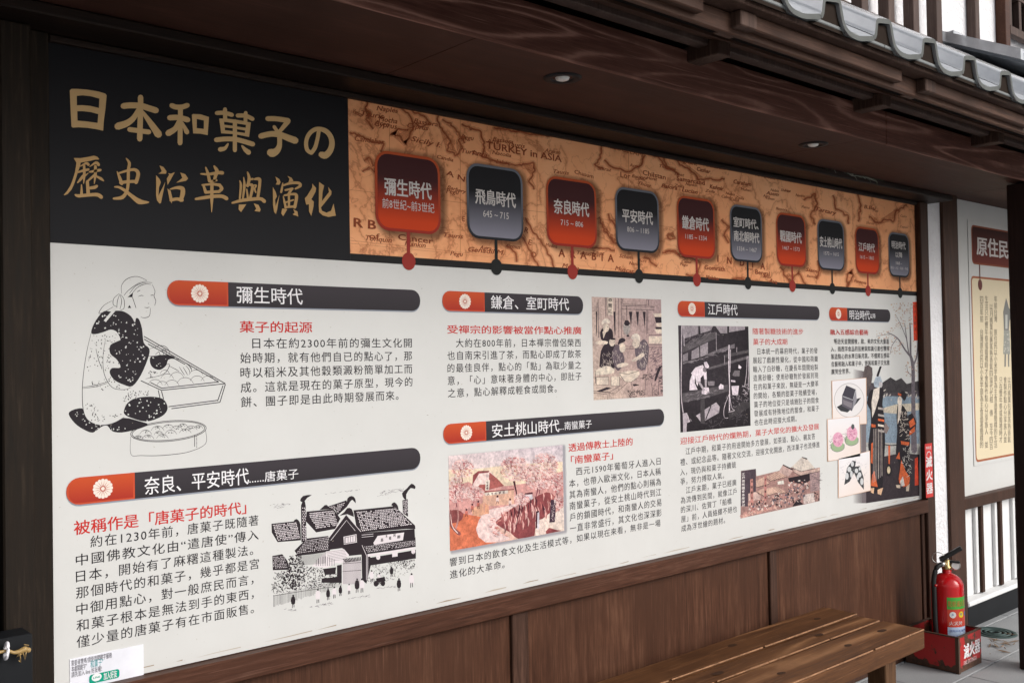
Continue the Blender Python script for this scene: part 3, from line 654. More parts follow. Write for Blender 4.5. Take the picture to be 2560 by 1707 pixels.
# ---- old map: coast lines and place names
mp = Art((850, 200, 2.767), h=.0017); mp.clip = (xs, XR, zb1, ZT); MC = (.26, .055, .018); rg = random.Random(3)
hal = Art((850, 200, 2.767), h=.0015); hal.clip = (xs, XR, zb1, ZT)
def coast(pts, wd=4.2, sh=True):
    q = []
    for a, b in zip(pts, pts[1:]):
        n = max(2, int(math.hypot(b[0]-a[0], b[1]-a[1])/17))
        q += [(a[0]+(b[0]-a[0])*k/n+rg.uniform(-7, 7), a[1]+(b[1]-a[1])*k/n+rg.uniform(-7, 7)) for k in range(n)]
    q.append(pts[-1]); mp.stroke(q, (wd, wd*1.5, wd*.8, wd*1.3), MC, 3, cap=False)
    hal.T = mp.T; hal.stroke(q, 15, (.40, .10, .03), 2, al=.34, cap=False); hal.stroke(q, 34, (.45, .13, .045), 2, al=.20, cap=False)
for c in ([(150, 90), (195, 130), (170, 200), (212, 225), (180, 280), (230, 340)], [(290, 110), (350, 165), (420, 190), (480, 250), (505, 320), (480, 390), (450, 450), (420, 400), (350, 375), (400, 340), (470, 350)], [(440, 170), (520, 230), (590, 260), (620, 300), (560, 330), (520, 300)],
          [(620, 170), (680, 220), (670, 290), (720, 370), (760, 420), (740, 490), (800, 520), (840, 470), (820, 420), (870, 400)], [(700, 280), (760, 300), (830, 380), (860, 440)], [(840, 300), (900, 340), (960, 350), (980, 390), (1000, 470), (980, 530), (1060, 560), (1150, 580), (1230, 590), (1330, 570), (1350, 620), (1310, 700), (1340, 760)],
          [(60, 370), (130, 380), (220, 430), (300, 440), (280, 500)], [(1060, 330), (1180, 350), (1300, 370), (1450, 390), (1530, 350)], [(1780, 380), (1810, 470), (1800, 540), (1760, 590), (1820, 610)], [(1820, 560), (1880, 600), (1990, 640), (2080, 590), (2110, 520)], [(160, 560), (200, 540), (230, 600)], [(150, 640), (200, 600), (240, 640)],
          [(1280, 950), (1330, 1050), (1390, 1120), (1470, 1250), (1480, 1300)], [(1250, 960), (1240, 1050), (1290, 1150), (1350, 1250), (1380, 1300)], [(1790, 950), (1830, 1050), (1900, 1130), (1960, 1150)], [(1850, 930), (1900, 1010), (1960, 1100), (1980, 1160)], [(1150, 1150), (1200, 1180), (1220, 1260)],
          [(2110, 500), (2200, 480), (2260, 600), (2340, 660)], [(1700, 1150), (1840, 1170), (1900, 1180)], [(2230, 1200), (2290, 1180), (2352, 1210)], [(2100, 1230), (2150, 1250), (2190, 1290)]): coast(c)
mp.T = (1600, 350, 2.94)
for c in ([(60, 100), (130, 130), (190, 210), (260, 220)], [(220, 90), (290, 180), (380, 230), (430, 290), (520, 290), (620, 290)], [(200, 700), (240, 680), (250, 720), (220, 740), (200, 700)], [(180, 830), (240, 810), (300, 860), (380, 870), (440, 900), (420, 980)], [(340, 990), (420, 1000), (430, 1030)], [(600, 590), (650, 640), (610, 700), (650, 760)],
          [(1200, 440), (1280, 400), (1300, 480), (1250, 560), (1290, 620)], [(1420, 410), (1440, 500), (1520, 560), (1530, 620)], [(1680, 560), (1740, 610), (1800, 580), (1860, 600), (1880, 520), (1960, 480)], [(1030, 940), (1070, 1000), (1100, 1060), (1160, 960), (1220, 1070)], [(1520, 980), (1560, 950), (1560, 1010), (1520, 1080), (1520, 980)], [(1000, 230), (1090, 270), (1180, 300), (1300, 310)],
          [(1600, 400), (1620, 500), (1600, 600)], [(650, 1040), (720, 1010), (800, 1040), (900, 1050)], [(1300, 880), (1320, 950), (1290, 1020)]): coast(c, 4)
def grid(p, q): mp.stroke([p, q], 2.2, (.42, .15, .06), 0, cap=False)
mp.T = (850, 200, 2.767)
for y0, y1 in ((760, 830), (1110, 1260), (1130, 1290)):
    grid((62, y0), (2300, y1+130 if y0 > 1000 else 1020))
for x in (340, 830, 1360, 1990): grid((x, 250), (x, 1220))
mp.build('map_coastlines', bd); hal.build('map_shading', bd, M['soft']); mp = Art((850, 200, 2.767), h=.0019)
def mt(T, t, a, b, h, bold=.0, shear=.25, col=MC):
    mp.T = T; f = lambda p: (T[0]+p[0]/T[2], T[1]+p[1]/T[2]); put(mp, t, f(a), f(b), h, col, bold, shear, level=False)
T4 = (850, 200, 2.767); T5 = (1600, 350, 2.94)
for t, a, b, h, bo, sh in (('TURKEY in ASIA', (1010, 450), (1530, 548), 17, .012, 0), ('Constantinople', (1068, 302), (1370, 335), 11, .01, 0), ('Sicily I.', (488, 405), (690, 452), 13, .01, .3), ('R B', (95, 985), (245, 1005), 22, .02, 0), ('of', (200, 1078), (272, 1085), 14, .012, 0), ('Cancer', (400, 1085), (640, 1115), 14, .012, 0),
                           ('A  R  A  B  I  A', (1510, 1195), (1890, 1235), 19, .02, 0), ('Mecca', (1535, 1282), (1650, 1302), 11, .01, .3), ('Lor', (1938, 655), (2005, 668), 13, .01, 0), ('Chilstan', (2092, 640), (2250, 675), 12, .01, 0), ('Genadil M.', (885, 1170), (1132, 1195), 12, .01, .3), ('R', (1275, 1035), (1300, 1045), 13, .015, .1), ('E', (1300, 1120), (1325, 1128), 13, .015, .1), ('D', (1325, 1205), (1355, 1213), 13, .015, .1),
                           ('Persian Gulf', (1810, 985), (1900, 1115), 9, .01, 0), ('THELUCELAM', (1800, 440), (2090, 520), 11, .01, .1), ('Candia', (668, 530), (780, 555), 9, .01, .3), ('Natolia', (1050, 500), (1180, 525), 9, .01, .3), ('Zorzania', (1570, 372), (1780, 415), 10, .01, 0), ('E G Y P T', (845, 960), (1010, 985), 13, .01, 0), ('A N', (735, 640), (860, 690), 13, .01, 0), ('Barbary', (740, 740), (870, 775), 9, .01, .3),
                           ('Medina', (1420, 1140), (1500, 1152), 9, .01, .3), ('Muscat', (1900, 1300), (2030, 1325), 11, .01, .3), ('Scham', (1930, 1215), (2020, 1230), 9, .01, .3), ('Chasum', (1620, 635), (1750, 670), 10, .01, 0), ('Yhost', (2060, 710), (2150, 735), 9, .01, .3), ('Naples', (250, 195), (400, 215), 12, .01, .3), ('Venice', (90, 215), (150, 245), 12, .01, .3)):
    mt(T4, t, a, b, h, bo, sh)
for t, a, b, h, bo, sh in (('Gomrath', (472, 935), (622, 950), 10, .01, 0), ('I    N    D    I    A', (568, 872), (915, 930), 15, .018, 0), ('Bengal', (845, 968), (950, 985), 10, .01, 0), ('Samarcand', (268, 282), (472, 318), 10, .01, 0), ('Balasein', (485, 180), (622, 208), 10, .01, 0), ('Belor', (705, 212), (785, 228), 9, .01, 0), ('Vangicant', (255, 135), (418, 178), 9, .01, .2), ('Cashar', (415, 212), (515, 235), 9, .01, .3),
                           ('M. Tendom', (845, 252), (990, 282), 8, .01, .3), ('Balora', (155, 335), (270, 355), 9, .01, .3), ('Lucian', (305, 365), (420, 385), 9, .01, .3), ('Kashmir', (510, 342), (610, 360), 9, .01, .3), ('Caraham', (685, 305), (815, 328), 9, .01, .3), ('Ava', (945, 1030), (1005, 1045), 9, .01, .3), ('Malabar', (480, 1005), (585, 1020), 8, .01, .3), ('Asem', (925, 388), (1015, 402), 8, .01, .3), ('Siam', (1215, 950), (1300, 965), 8, .01, .3), ('Tartary', (1290, 505), (1440, 540), 9, .01, .3), ('B.Bai', (1645, 490), (1730, 505), 8, .01, .2), ('Formosa', (1570, 1035), (1660, 1050), 7, .01, .3)):
    mt(T5, t, a, b, h*1.1, bo+.008, sh)
FILL = 'Bagdat Bassora Erzerum Tauris Ispahan Medina Yemen Aden Ormus Candahar Cabul Lahor Agra Surat Goa Delly Patna Orixa Pegu Ava Malacca Tonquin Nankin Pekin Tibet Bukhar Kasgar Turfan Altai Cyprus Acre Cairo Suez Nubia Zeila Mocha Shiraz Herat Multan Tatta Diu Ceylon Arakan'.split()
rf = random.Random(77); taken = [(b_[0]-8, b_[1]+8, b_[3]-8, b_[4]+8) for b_ in BAD]
for _ in range(150):
    u = rf.uniform(885, 2270); zt_ = rf.uniform(ZM+.04, ZT-.05); q_ = None
    # height in the photo at this column
    v0_, v1_ = 0, 1700
    for _k in range(18):
        vm = (v0_+v1_)/2
        if at(u, vm).z > zt_: v0_ = vm
        else: v1_ = vm
    v = v0_; t = rf.choice(FILL); sc_ = 13500/at(u, v).x/at(u, v).x*.0009+.35; wl = len(t)*6.2*min(1.5, 2.4/at(u, v).x)
    if any(A_-wl < u < B_ and C_ < v < D_ for A_, B_, C_, D_ in taken): continue
    sl = (at(u, v).z-at(u+wl, v).z)
    mp.T = (0, 0, 1); put(mp, t, (u, v), (u+wl, v+wl*.17*(1-(zt_-ZM)/(ZT-ZM)*-.4)-wl*.08), 9*min(1.4, 2.0/at(u, v).x)+1.5, MC, .008, .3, level=False)
mp.build('map_lettering', bd)

# ---- timeline badges
def rrect(x0, x1, z0, z1, r, n=5):
    pts = []
    for cx, cz, a0 in ((x1-r, z1-r, 0), (x0+r, z1-r, 90), (x0+r, z0+r, 180), (x1-r, z0+r, 270)):
        pts += [(cx+r*math.cos(math.radians(a0+90*k/n)), cz+r*math.sin(math.radians(a0+90*k/n))) for k in range(n+1)]
    return pts
def lerp(a, b, t): t = max(0, min(1, t)); return tuple(x+(y-x)*t for x, y in zip(a, b))
def shaded_strip(a, pts, z0, z1, fn, n=10):
    """printed vertical colour blend: cut the rounded shape into bands"""
    xs_ = [p[0] for p in pts]
    def span(z):
        X = []
        for p, q in zip(pts, pts[1:]+pts[:1]):
            if (p[1]-z)*(q[1]-z) <= 0 and abs(p[1]-q[1]) > 1e-9:
                X.append(p[0]+(q[0]-p[0])*(z-p[1])/(q[1]-p[1]))
        return (min(X), max(X)) if X else None
    e = 1e-6; zs_ = sorted({z0+e, z1-e, *[z0+(z1-z0)*k/n for k in range(1, n)], *[min(z1-e, max(z0+e, p[1])) for p in pts]})
    for u_, v_ in zip(zs_, zs_[1:]):
        A, B_ = span(u_), span(v_)
        if not A or not B_: continue
        c0, c1 = fn((u_-z0)/(z1-z0)), fn((v_-z0)/(z1-z0))
        s_k = a.k; a.k = 0; a.add([(A[0], u_), (A[1], u_), (B_[1], v_), (B_[0], v_)], [c0, c0, c1, c1]); a.k = s_k
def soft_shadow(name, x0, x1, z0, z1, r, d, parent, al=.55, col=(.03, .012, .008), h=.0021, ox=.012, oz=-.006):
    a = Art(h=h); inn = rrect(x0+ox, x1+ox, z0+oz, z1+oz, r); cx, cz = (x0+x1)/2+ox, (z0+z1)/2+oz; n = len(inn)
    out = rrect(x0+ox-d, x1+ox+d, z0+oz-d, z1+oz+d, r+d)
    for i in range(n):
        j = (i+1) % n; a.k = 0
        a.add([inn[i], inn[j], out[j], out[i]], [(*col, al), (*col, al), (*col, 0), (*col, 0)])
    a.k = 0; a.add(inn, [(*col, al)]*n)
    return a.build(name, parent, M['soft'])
# equal world sizes, as printed
for (ul, ur, uc, vt, vb, red, us, texts) in BAD:
    x0, x1 = at(ul, (vt+vb)/2).x, at(ur, (vt+vb)/2).x; z1, z0 = at(uc, vt).z, at(uc, vb).z; xc = at(us, 660).x
    dk, br = ((.38, .03, .018), (.62, .10, .04)) if red else ((.012, .012, .014), (.17, .18, .21))
    bad = bpy.data.objects.new('timeline_badge', None); C.objects.link(bad); bad.parent = bd; bad.location = (0, 0, 0)
    bad.location = -Vector(bd.location)
    w_ = (x1-x0); r = .046
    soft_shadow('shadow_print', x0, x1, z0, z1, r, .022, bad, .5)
    a = Art(h=.0022); zc = ZM+.010
    st_c = (.30, .03, .022) if red else (.012, .013, .013)
    a.k = 0; a.add([(xc-.0062, zc), (xc+.0062, zc), (xc+.0062, z0+.003), (xc-.0062, z0+.003)], st_c)
    a.up(); a.add([(xc+.0245*math.cos(t), zc+.0265*math.sin(t)) for t in [2*math.pi*k/22 for k in range(22)]], st_c)
    a.build('pin', bad)
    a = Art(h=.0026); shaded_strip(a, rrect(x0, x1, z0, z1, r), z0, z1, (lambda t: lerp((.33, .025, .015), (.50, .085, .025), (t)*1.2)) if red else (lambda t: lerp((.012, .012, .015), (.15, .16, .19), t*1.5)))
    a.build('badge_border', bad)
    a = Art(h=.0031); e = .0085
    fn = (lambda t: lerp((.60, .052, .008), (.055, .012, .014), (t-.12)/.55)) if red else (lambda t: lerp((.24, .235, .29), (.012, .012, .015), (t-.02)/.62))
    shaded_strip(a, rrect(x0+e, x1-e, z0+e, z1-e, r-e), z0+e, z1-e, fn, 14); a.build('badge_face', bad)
    a = Art(h=.0037)
    for t, p0, p1, h_, b_ in texts: put(a, t, p0, p1, h_*.95, (.62, .58, .56), b_)
    a.build('lettering', bad)

# ---- section headings
HD = [(417.2, 1049.6, 569.7, 705.7, 766, (498.6, 734), [('彌生時代', (590.7, 739), (755.4, 741.7), 40, .004)]),
      (165, 1051.4, 336.3, 1180.4, 1246, (256.3, 1220.7), [('奈良、平安時代', (360, 1212), (621, 1193.5), 42, .004), ('......唐菓子', (622, 1194), (744.6, 1185), 25, .0)]),
      (1104.9, 1457, 1210.6, 731, 779.4, (1161.3, 753.6), [('鎌倉、室町時代', (1226, 757), (1421, 761), 32, .004)]),
      (1107.3, 1660.4, 1214.4, 1052.6, 1101, (1164.7, 1081), [('安土桃山時代', (1229, 1077), (1397, 1065), 32, .004), ('...南蠻菓子', (1398, 1065), (1478, 1060), 20, 0)]),
      (1693.3, 2048, 1760.7, 754.5, 792.4, (1728.7, 771.8), [('江戶時代', (1769, 774), (1842.3, 775.6), 27, .002)]),
      (2072, 2225, 2117, 769.7, 802, (2094.9, 784.8), [('明治時代', (2122.6, 787), (2173, 789.4), 22, .002), ('以降', (2174, 790), (2187.5, 790.5), 12, 0)])]
for (ul, ur, um, vt, vb, fl, texts) in HD:
    xm = at(um, (vt+vb)/2).x; z1, z0 = at(um, vt).z, at(um, vb).z; x0 = at(ul, fl[1]).x; x1 = at(ur, (vt+vb)/2-(ur-um)*.0).x
    hd = bpy.data.objects.new('section_heading', None); C.objects.link(hd); hd.parent = bd; hd.location = -Vector(bd.location)
    r = (z1-z0)*.48
    a = Art(h=.0010); a.add(rrect(x0, x1, z0-.004, z1-.004, r), (.26, .28, .33)); a.build('bar_edge', hd)
    a = Art(h=.0015); R_ = rrect(x0, x1, z0, z1, r)
    right = [p for p in R_ if p[0] > xm]; right = [(xm, z0)]+right+[(xm, z1)]
    q = [p for p in R_ if p[0] > xm]; q.sort(key=lambda p: math.atan2(p[1]-(z0+z1)/2, p[0]-xm)); right = [(xm, z0)]+q+[(xm, z1)]
    shaded_strip(a, right, z0, z1, lambda t: lerp((.030, .026, .030), (.045, .038, .045), t)); a.build('bar', hd)
    a = Art(h=.0018); q = [p for p in R_ if p[0] < xm]; q.sort(key=lambda p: math.atan2(p[1]-(z0+z1)/2, xm-p[0])); left = [(xm, z0)]+q+[(xm, z1)]
    shaded_strip(a, left, z0, z1, lambda t: (.52, .075, .03)); a.up(3e-4)
    q2 = [(max(x0+.005, p[0]+.004) if p[0] < xm-.001 else xm-.004, min(z1-.004, max(z0+.004, p[1]))) for p in left]
    shaded_strip(a, q2, z0+.004, z1-.004, lambda t: lerp((.36, .03, .018), (.52, .075, .022), t)); a.build('red_cap', hd)
    a = Art(h=.0026); fc = at(*fl); fr = .0235
    for k in range(16):
        t = 2*math.pi*k/16; pts = []
        for rr, wv in ((.0062, .0006), (.014, .0024), (.0195, .0039), (.0222, .0034), (fr, .0012)):
            pts.append((rr, wv))
        oo = [(rr, wv) for rr, wv in pts]+[(rr, -wv) for rr, wv in pts[::-1]]
        a.add([(fc.x+rr*math.cos(t)-wv*math.sin(t), fc.z+rr*math.sin(t)+wv*math.cos(t)) for rr, wv in oo], (.80, .68, .60))
    a.add([(fc.x+.0045*math.cos(t), fc.z+.0045*math.sin(t)) for t in [2*math.pi*k/10 for k in range(10)]], (.80, .68, .60))
    a.build('flower_emblem', hd)
    a = Art(h=.0026)
    for t, p0, p1, h_, b_ in texts: put(a, t, p0, p1, h_, (.78, .76, .78), b_)
    a.build('lettering', hd)

# ---- text
PAR = [
 (['　日本在約2300年前的彌生文化開', '始時期，就有他們自已的點心了，那', '時以稻米及其他穀類澱粉簡單加工而', '成。這就是現在的菓子原型，現今的', '餅、團子即是由此時期發展而來。'], 600, 1032, 858.7, 1006, 16, [('菓子的起源', (599, 818), (780, 818.5), 31)]),
 (['　約在1230年前，唐菓子既隨著', '中國佛教文化由“遣唐使”傳入', '日本，開始有了麻糬這種製法。', '那個時代的和菓子，幾乎都是宮', '中御用點心，對一般庶民而言，', '和菓子根本是無法到手的東西，', '僅少量的唐菓子有在市面販售。'], 189, 650, 1359.6, 1606, 14, [('被稱作是「唐菓子的時代」', (185, 1313), (615, 1275), 38)]),
 (['　大約在800年前，日本禪宗僧侶榮西', '也自南宋引進了茶，而點心即成了飲茶', '的最佳良伴，點心的「點」為取少量之', '意，「心」意味著身體的中心，即肚子', '之意，點心解釋成輕食或間食。'], 1117.3, 1454, 858, 983.5, 17, [('受禪宗的影響被當作點心推廣', (1118, 825.4), (1453, 825.4), 23)]),
 (['　西元1590年葡萄牙人進入日', '本，也帶入歐洲文化，日本人稱', '其為南蠻人，他們的點心則稱為', '南蠻菓子，從安土桃山時代到江', '戶的鎖國時代，和南蠻人的交易', '一直非常盛行，其文化也深深影'], 1422, 1654, 1180.9, 1322, 14, [('透過傳教士上陸的', (1421, 1118.7), (1581, 1104), 22), ('「南蠻菓子」', (1427, 1147), (1532, 1142), 22)]),
 (['響到日本的飲食文化及生活模式等，如果以現在來看，無非是一場', '進化的大革命。'], 1124, 1654, 1405.7, 1436.8, 29, []),
 (['　日本統一的幕府時代，菓子的發', '展起了戲劇性變化，從中國和荷蘭', '輸入了白砂糖，在慶長年間開始製', '造黑砂糖；使用砂糖對於發展到現', '在的和菓子來說，無疑是一大變革', '的開始，各類的甜菓子陸續登場，', '菓子的地位從只是填飽肚子的間食', '發展成有特殊地位的甜食，和菓子', '也在此時迎接大成期。'], 1881.5, 2046.5, 879, 1056.7, 15, [('隨著製糖技術的進步', (1881.5, 828.6), (2007.7, 829.4), 17), ('菓子的大成期', (1882, 854.7), (1967.8, 854.7), 17)]),
 (['　江戶中期，和菓子的用途開始多方發展，如茶道、點心、親友答', '禮、或紀念品等。隨著文化交流，迎接文化開放，西洋菓子也流傳進'], 1700, 2050, 1130, 1155.6, 30, [('迎接江戶時代的爛熟期，菓子大眾化的擴大及發展', (1700.5, 1105), (2046.9, 1064), 19)]),
 (['入，現仍與和菓子持續競', '爭，努力搏取人氣。', '　江戶末期，菓子已經廣', '為流傳到民間，就像江戶', '的深川、佐賀丁「船橋', '屋」前，人員絡繹不絕也', '成為浮世繪的題材。'], 1700, 1842.3, 1180.9, 1321.9, 11, []),
 (['　明治天皇開國後，歐、美的文化大量進', '入，而西洋食品的技術與知識引進也懂得', '製造點心的水準日新月異。不僅將五感綜', '合藝術融入和菓子中，更將和菓子文化推', '廣到全世界。'], 2076, 2223, 853.8, 929.6, 18, [('融入五感綜合藝術', (2075, 830), (2169.8, 831.5), 15)]),
]
for lines, uL, uR, v0, v1, N, heads in PAR:
    a = Art(h=.0022 if uL > 2070 else .0008); para(a, lines, uL, uR, v0, v1, N, (.022, .019, .023), .0032, .92 if len(lines) > 2 else .88)
    a.build('paragraph', bd)
    for t, p0, p1, h_ in heads:
        a = Art(h=.0022 if uL > 2070 else .0008); put(a, t, p0, p1, h_*.88, RED, .010 if h_ > 21 else .005); a.build('red_heading', bd)

# ---- illustration 1: kneeling woman shaping sweets
PAPER = (.60, .595, .58)
a = Art((160, 680, 3.336), h=.0006); I = INK; rg = random.Random(5)
def ln(pts, wd=4, col=I, sm=4): a.stroke(pts, (wd*.5, wd, wd*.6) if len(pts) > 2 else wd, col, sm, cap=False)
robe = [(225, 510), (250, 430), (300, 355), (380, 325), (470, 320), (540, 345), (590, 400), (600, 385), (625, 395), (650, 470), (665, 600), (705, 640), (700, 720), (640, 860), (560, 955), (470, 980), (560, 965), (660, 985), (740, 1010), (830, 1060), (862, 1120), (840, 1180), (740, 1240), (610, 1300), (480, 1335), (390, 1320), (330, 1300), (250, 1270), (190, 1225), (160, 1130), (152, 960), (165, 820), (190, 660)]
ln([(225, 510), (190, 660), (165, 820), (152, 980), (160, 1150), (200, 1235), (280, 1275), (400, 1262), (500, 1210)], 6)
a.poly([(38, 1185), (70, 1150), (150, 1135), (165, 1180), (210, 1240), (300, 1275), (400, 1265), (500, 1215), (620, 1240), (700, 1270), (610, 1310), (480, 1337), (400, 1325), (360, 1280), (310, 1290), (240, 1338), (160, 1310), (90, 1260)], I, 3)
a.poly([(225, 505), (250, 430), (300, 355), (340, 325), (390, 330), (440, 322), (500, 330), (560, 370), (590, 420), (600, 385), (625, 395), (650, 470), (665, 590), (712, 640), (700, 720), (640, 860), (570, 950), (500, 940), (420, 900), (380, 840), (400, 800), (470, 795), (440, 730), (385, 680), (385, 610), (450, 575), (470, 560), (440, 500), (390, 480), (330, 500), (260, 518)], I, 3)
a.poly([(500, 1150), (530, 1090), (600, 1050), (720, 1038), (820, 1055), (862, 1115), (850, 1170), (790, 1215), (680, 1245), (560, 1215), (505, 1185)], I, 3)
a.poly([(720, 710), (760, 700), (830, 690), (890, 695), (925, 718), (870, 730), (850, 780), (800, 815), (745, 800), (718, 760)], I, 3)
a.up()
rob2 = [(500, 1150), (530, 1090), (600, 1050), (720, 1038), (820, 1055), (862, 1115), (850, 1170), (790, 1215), (680, 1245), (560, 1215)]
a.scatter([(250, 480), (300, 370), (440, 340), (540, 370), (640, 500), (650, 600), (690, 650), (680, 730), (620, 860), (560, 930), (430, 870), (440, 830), (520, 800), (460, 720), (400, 650), (480, 570), (430, 480)], 90, (3, 9), (.62, .61, .60), 0, .8, 6, rg)
a.scatter(rob2, 34, (3, 9), (.6, .6, .58), 0, .8, 6, rg)
a.scatter([(60, 1180), (140, 1150), (200, 1250), (400, 1290), (600, 1260), (470, 1325), (240, 1325)], 30, (3, 7), (.6, .6, .58), 0, .8, 6, rg)
a.scatter([(740, 710), (860, 710), (800, 800), (740, 780)], 7, (3, 8), (.6, .6, .58), 0, .8, 6, rg)
a.poly([(330, 405), (425, 290), (448, 300), (350, 415)], PAPER)
for reg, n in (([(235, 520), (330, 510), (420, 500), (460, 560), (380, 610), (380, 690), (470, 770), (370, 830), (250, 830), (190, 820)], 75), ([(170, 900), (340, 880), (540, 960), (560, 1000), (330, 1000)], 22), ([(480, 1060), (560, 990), (720, 990), (700, 1030), (560, 1050), (500, 1100)], 44), ([(170, 1080), (260, 1100), (320, 1200), (480, 1180), (400, 1250), (230, 1240)], 40), ([(330, 850), (380, 860), (480, 950), (500, 970), (380, 960)], 14), ([(680, 830), (800, 820), (740, 880), (680, 870)], 16)):
    a.scatter(reg, n, (4, 8), I, 0, .55, 5, rg)
for q in ([(345, 560), (325, 700), (335, 850), (400, 960), (500, 980), (560, 960)], [(265, 640), (290, 740), (315, 800)], [(152, 970), (260, 955), (360, 925)], [(155, 960), (250, 945), (360, 915)],
          [(480, 180), (480, 110), (530, 55), (610, 38), (690, 70)], [(690, 75), (620, 95), (540, 150), (500, 195)], [(735, 90), (680, 88), (600, 115), (545, 180)], [(725, 105), (680, 100), (610, 130), (560, 190)], [(735, 105), (758, 160), (750, 200), (765, 240), (755, 280)], [(720, 300), (712, 365), (670, 382), (640, 375)], [(600, 300), (570, 210)], [(610, 165), (635, 152)], [(618, 205), (645, 195), (662, 200)], [(722, 195), (745, 192)], [(670, 295), (695, 298), (712, 292)], [(700, 262), (708, 262)],
          [(460, 180), (415, 220), (410, 270), (440, 290)], [(465, 185), (445, 240), (440, 300)], [(470, 185), (500, 230), (500, 300), (470, 318)], [(468, 190), (480, 250), (465, 310)], [(400, 240), (330, 280), (290, 345), (350, 325), (410, 290)],
          [(690, 700), (760, 700), (810, 690)], [(715, 640), (760, 625), (800, 612), (850, 625), (878, 665), (870, 700)], [(760, 690), (790, 665), (800, 700)], [(800, 660), (822, 655), (830, 690)], [(822, 640), (850, 655), (850, 690)],
          [(880, 720), (960, 730), (1030, 770), (1060, 810)], [(870, 780), (930, 810), (960, 830)], [(960, 790), (985, 830), (1005, 860)], [(990, 790), (1015, 830), (1030, 858)], [(1015, 780), (1040, 810), (1050, 845)], [(1035, 775), (1060, 800), (1062, 830)], [(820, 780), (880, 770), (830, 850), (680, 890)]): ln(q, 5)
for q in ([(665, 535), (1345, 930)], [(668, 560), (1290, 915)], [(1345, 930), (812, 985)], [(1290, 915), (812, 968)], [(812, 985), (640, 905)], [(815, 968), (720, 920)], [(785, 985), (800, 1050)], [(812, 990), (830, 1060)], [(1345, 935), (1300, 1085)], [(1325, 945), (1280, 1075)], [(1300, 1085), (895, 1138)], [(1285, 1068), (870, 1122)], [(1010, 770), (700, 600)]): a.stroke(q, 7, I, 0, cap=False)
for cx, cy, r in ((840, 840, 40), (860, 880, 55), (940, 870, 60), (1100, 850, 60), (760, 930, 60), (900, 935, 60), (1010, 920, 70), (1110, 900, 60), (1200, 900, 60), (820, 940, 50)): ln([(cx-r, cy+8), (cx-r*.6, cy-r*.4), (cx, cy-r*.58), (cx+r*.6, cy-r*.4), (cx+r, cy+10)], 4)
for k in range(2):
    o_ = k*12; pts = [(870+(315-o_)*math.cos(t)*1.0-12*math.sin(t), 1325-22*math.cos(t)+(86-o_*.8)*math.sin(t)) for t in [2*math.pi*j/40 for j in range(41)]]
    a.stroke(pts, 5, I, 0, cap=False)
ln([(555, 1370), (558, 1520), (640, 1528), (760, 1530), (900, 1520), (1050, 1495), (1180, 1430), (1180, 1320)], 5)
a.stroke([(1088, 1360), (1088, 1455)], 5, I, 0, cap=False)
for k in range(9): a.ell(1105, 1370+k*11, 6, 2.5, I, 6)
for cx, cy, r in ((620, 1385, 40), (700, 1385, 50), (680, 1345, 50), (780, 1315, 55), (790, 1350, 40), (870, 1300, 50), (890, 1345, 50), (940, 1310, 50), (990, 1290, 45), (1010, 1335, 50), (1060, 1310, 50), (1120, 1300, 40), (820, 1380, 50)):
    ln([(cx-r, cy+6), (cx-r*.6, cy-r*.4), (cx, cy-r*.58), (cx+r*.6, cy-r*.4), (cx+r, cy+6)], 4)
    a.scatter([(cx-r*.6, cy-r*.3), (cx, cy-r*.55), (cx+r*.6, cy-r*.3), (cx+r*.3, cy), (cx-r*.3, cy)], 14, (2.5, 6), I, 0, .5, 5, rg)
a.poly([(530, 210), (575, 170), (570, 210)], I); a.poly([(530, 300), (545, 275), (560, 300)], I)
a.build('illustration', bd, label='black line drawing of a kneeling woman in a dotted robe filling a tray')

# ---- illustration 2: shop houses
a = Art((660, 1200, 4.6125), h=.0006); K = (.025, .018, .022); WH = (.68, .62, .64); rg = random.Random(8)
def rect4(q, col): a.poly(q, col)
a.poly([(85, 500), (370, 470), (420, 520), (425, 690), (155, 712), (88, 600)], K)
a.poly([(490, 360), (800, 330), (880, 440), (820, 560), (600, 600), (480, 470)], K)
a.poly([(1030, 345), (1490, 298), (1560, 350), (1740, 520), (1745, 560), (1640, 560), (1120, 605), (1060, 520)], K)
a.poly([(350, 810), (490, 670), (740, 640), (760, 820), (560, 850), (390, 870)], K)
a.poly([(95, 870), (210, 850), (270, 930), (290, 1030), (100, 1035)], K)
a.poly([(1130, 740), (1640, 690), (1745, 655), (1748, 770), (1190, 850)], K)
a.poly([(1120, 605), (1735, 560), (1740, 680), (1130, 740)], K)
a.poly([(745, 660), (945, 390), (1120, 600), (1180, 850), (980, 870), (900, 780), (755, 800)], K)
a.poly([(1120, 740), (1200, 860), (1230, 890), (1750, 800), (1750, 900), (1230, 980), (1180, 1190), (1130, 1150)], K)
a.poly([(425, 290), (440, 250), (470, 240), (480, 290), (490, 700), (430, 715)], K)
a.poly([(1595, 230), (1655, 215), (1660, 420), (1600, 380)], K)
a.poly([(640, 340), (700, 285), (740, 300), (950, 230), (960, 300), (850, 400), (810, 330)], K)
for q in ([(415, 235), (450, 180), (550, 168), (500, 200), (455, 250)], [(1590, 150), (1650, 90), (1700, 38), (1745, 70), (1735, 100), (1690, 90), (1640, 160), (1640, 215), (1615, 215)], [(955, 300), (960, 210), (1010, 180), (1050, 210), (1055, 265), (1020, 225), (990, 250)], [(670, 340), (700, 285), (735, 295)], [(1465, 285), (1500, 252), (1540, 290), (1550, 355), (1510, 310)], [(925, 365), (960, 320), (1010, 330), (1035, 420), (960, 390), (870, 410)], [(340, 470), (375, 445), (410, 480), (420, 540), (380, 490)]): a.poly(q, K, 2)
a.up()
a.tiles([(95, 510), (370, 480), (415, 670), (155, 700)], 15, 10, WH, .78, rg)
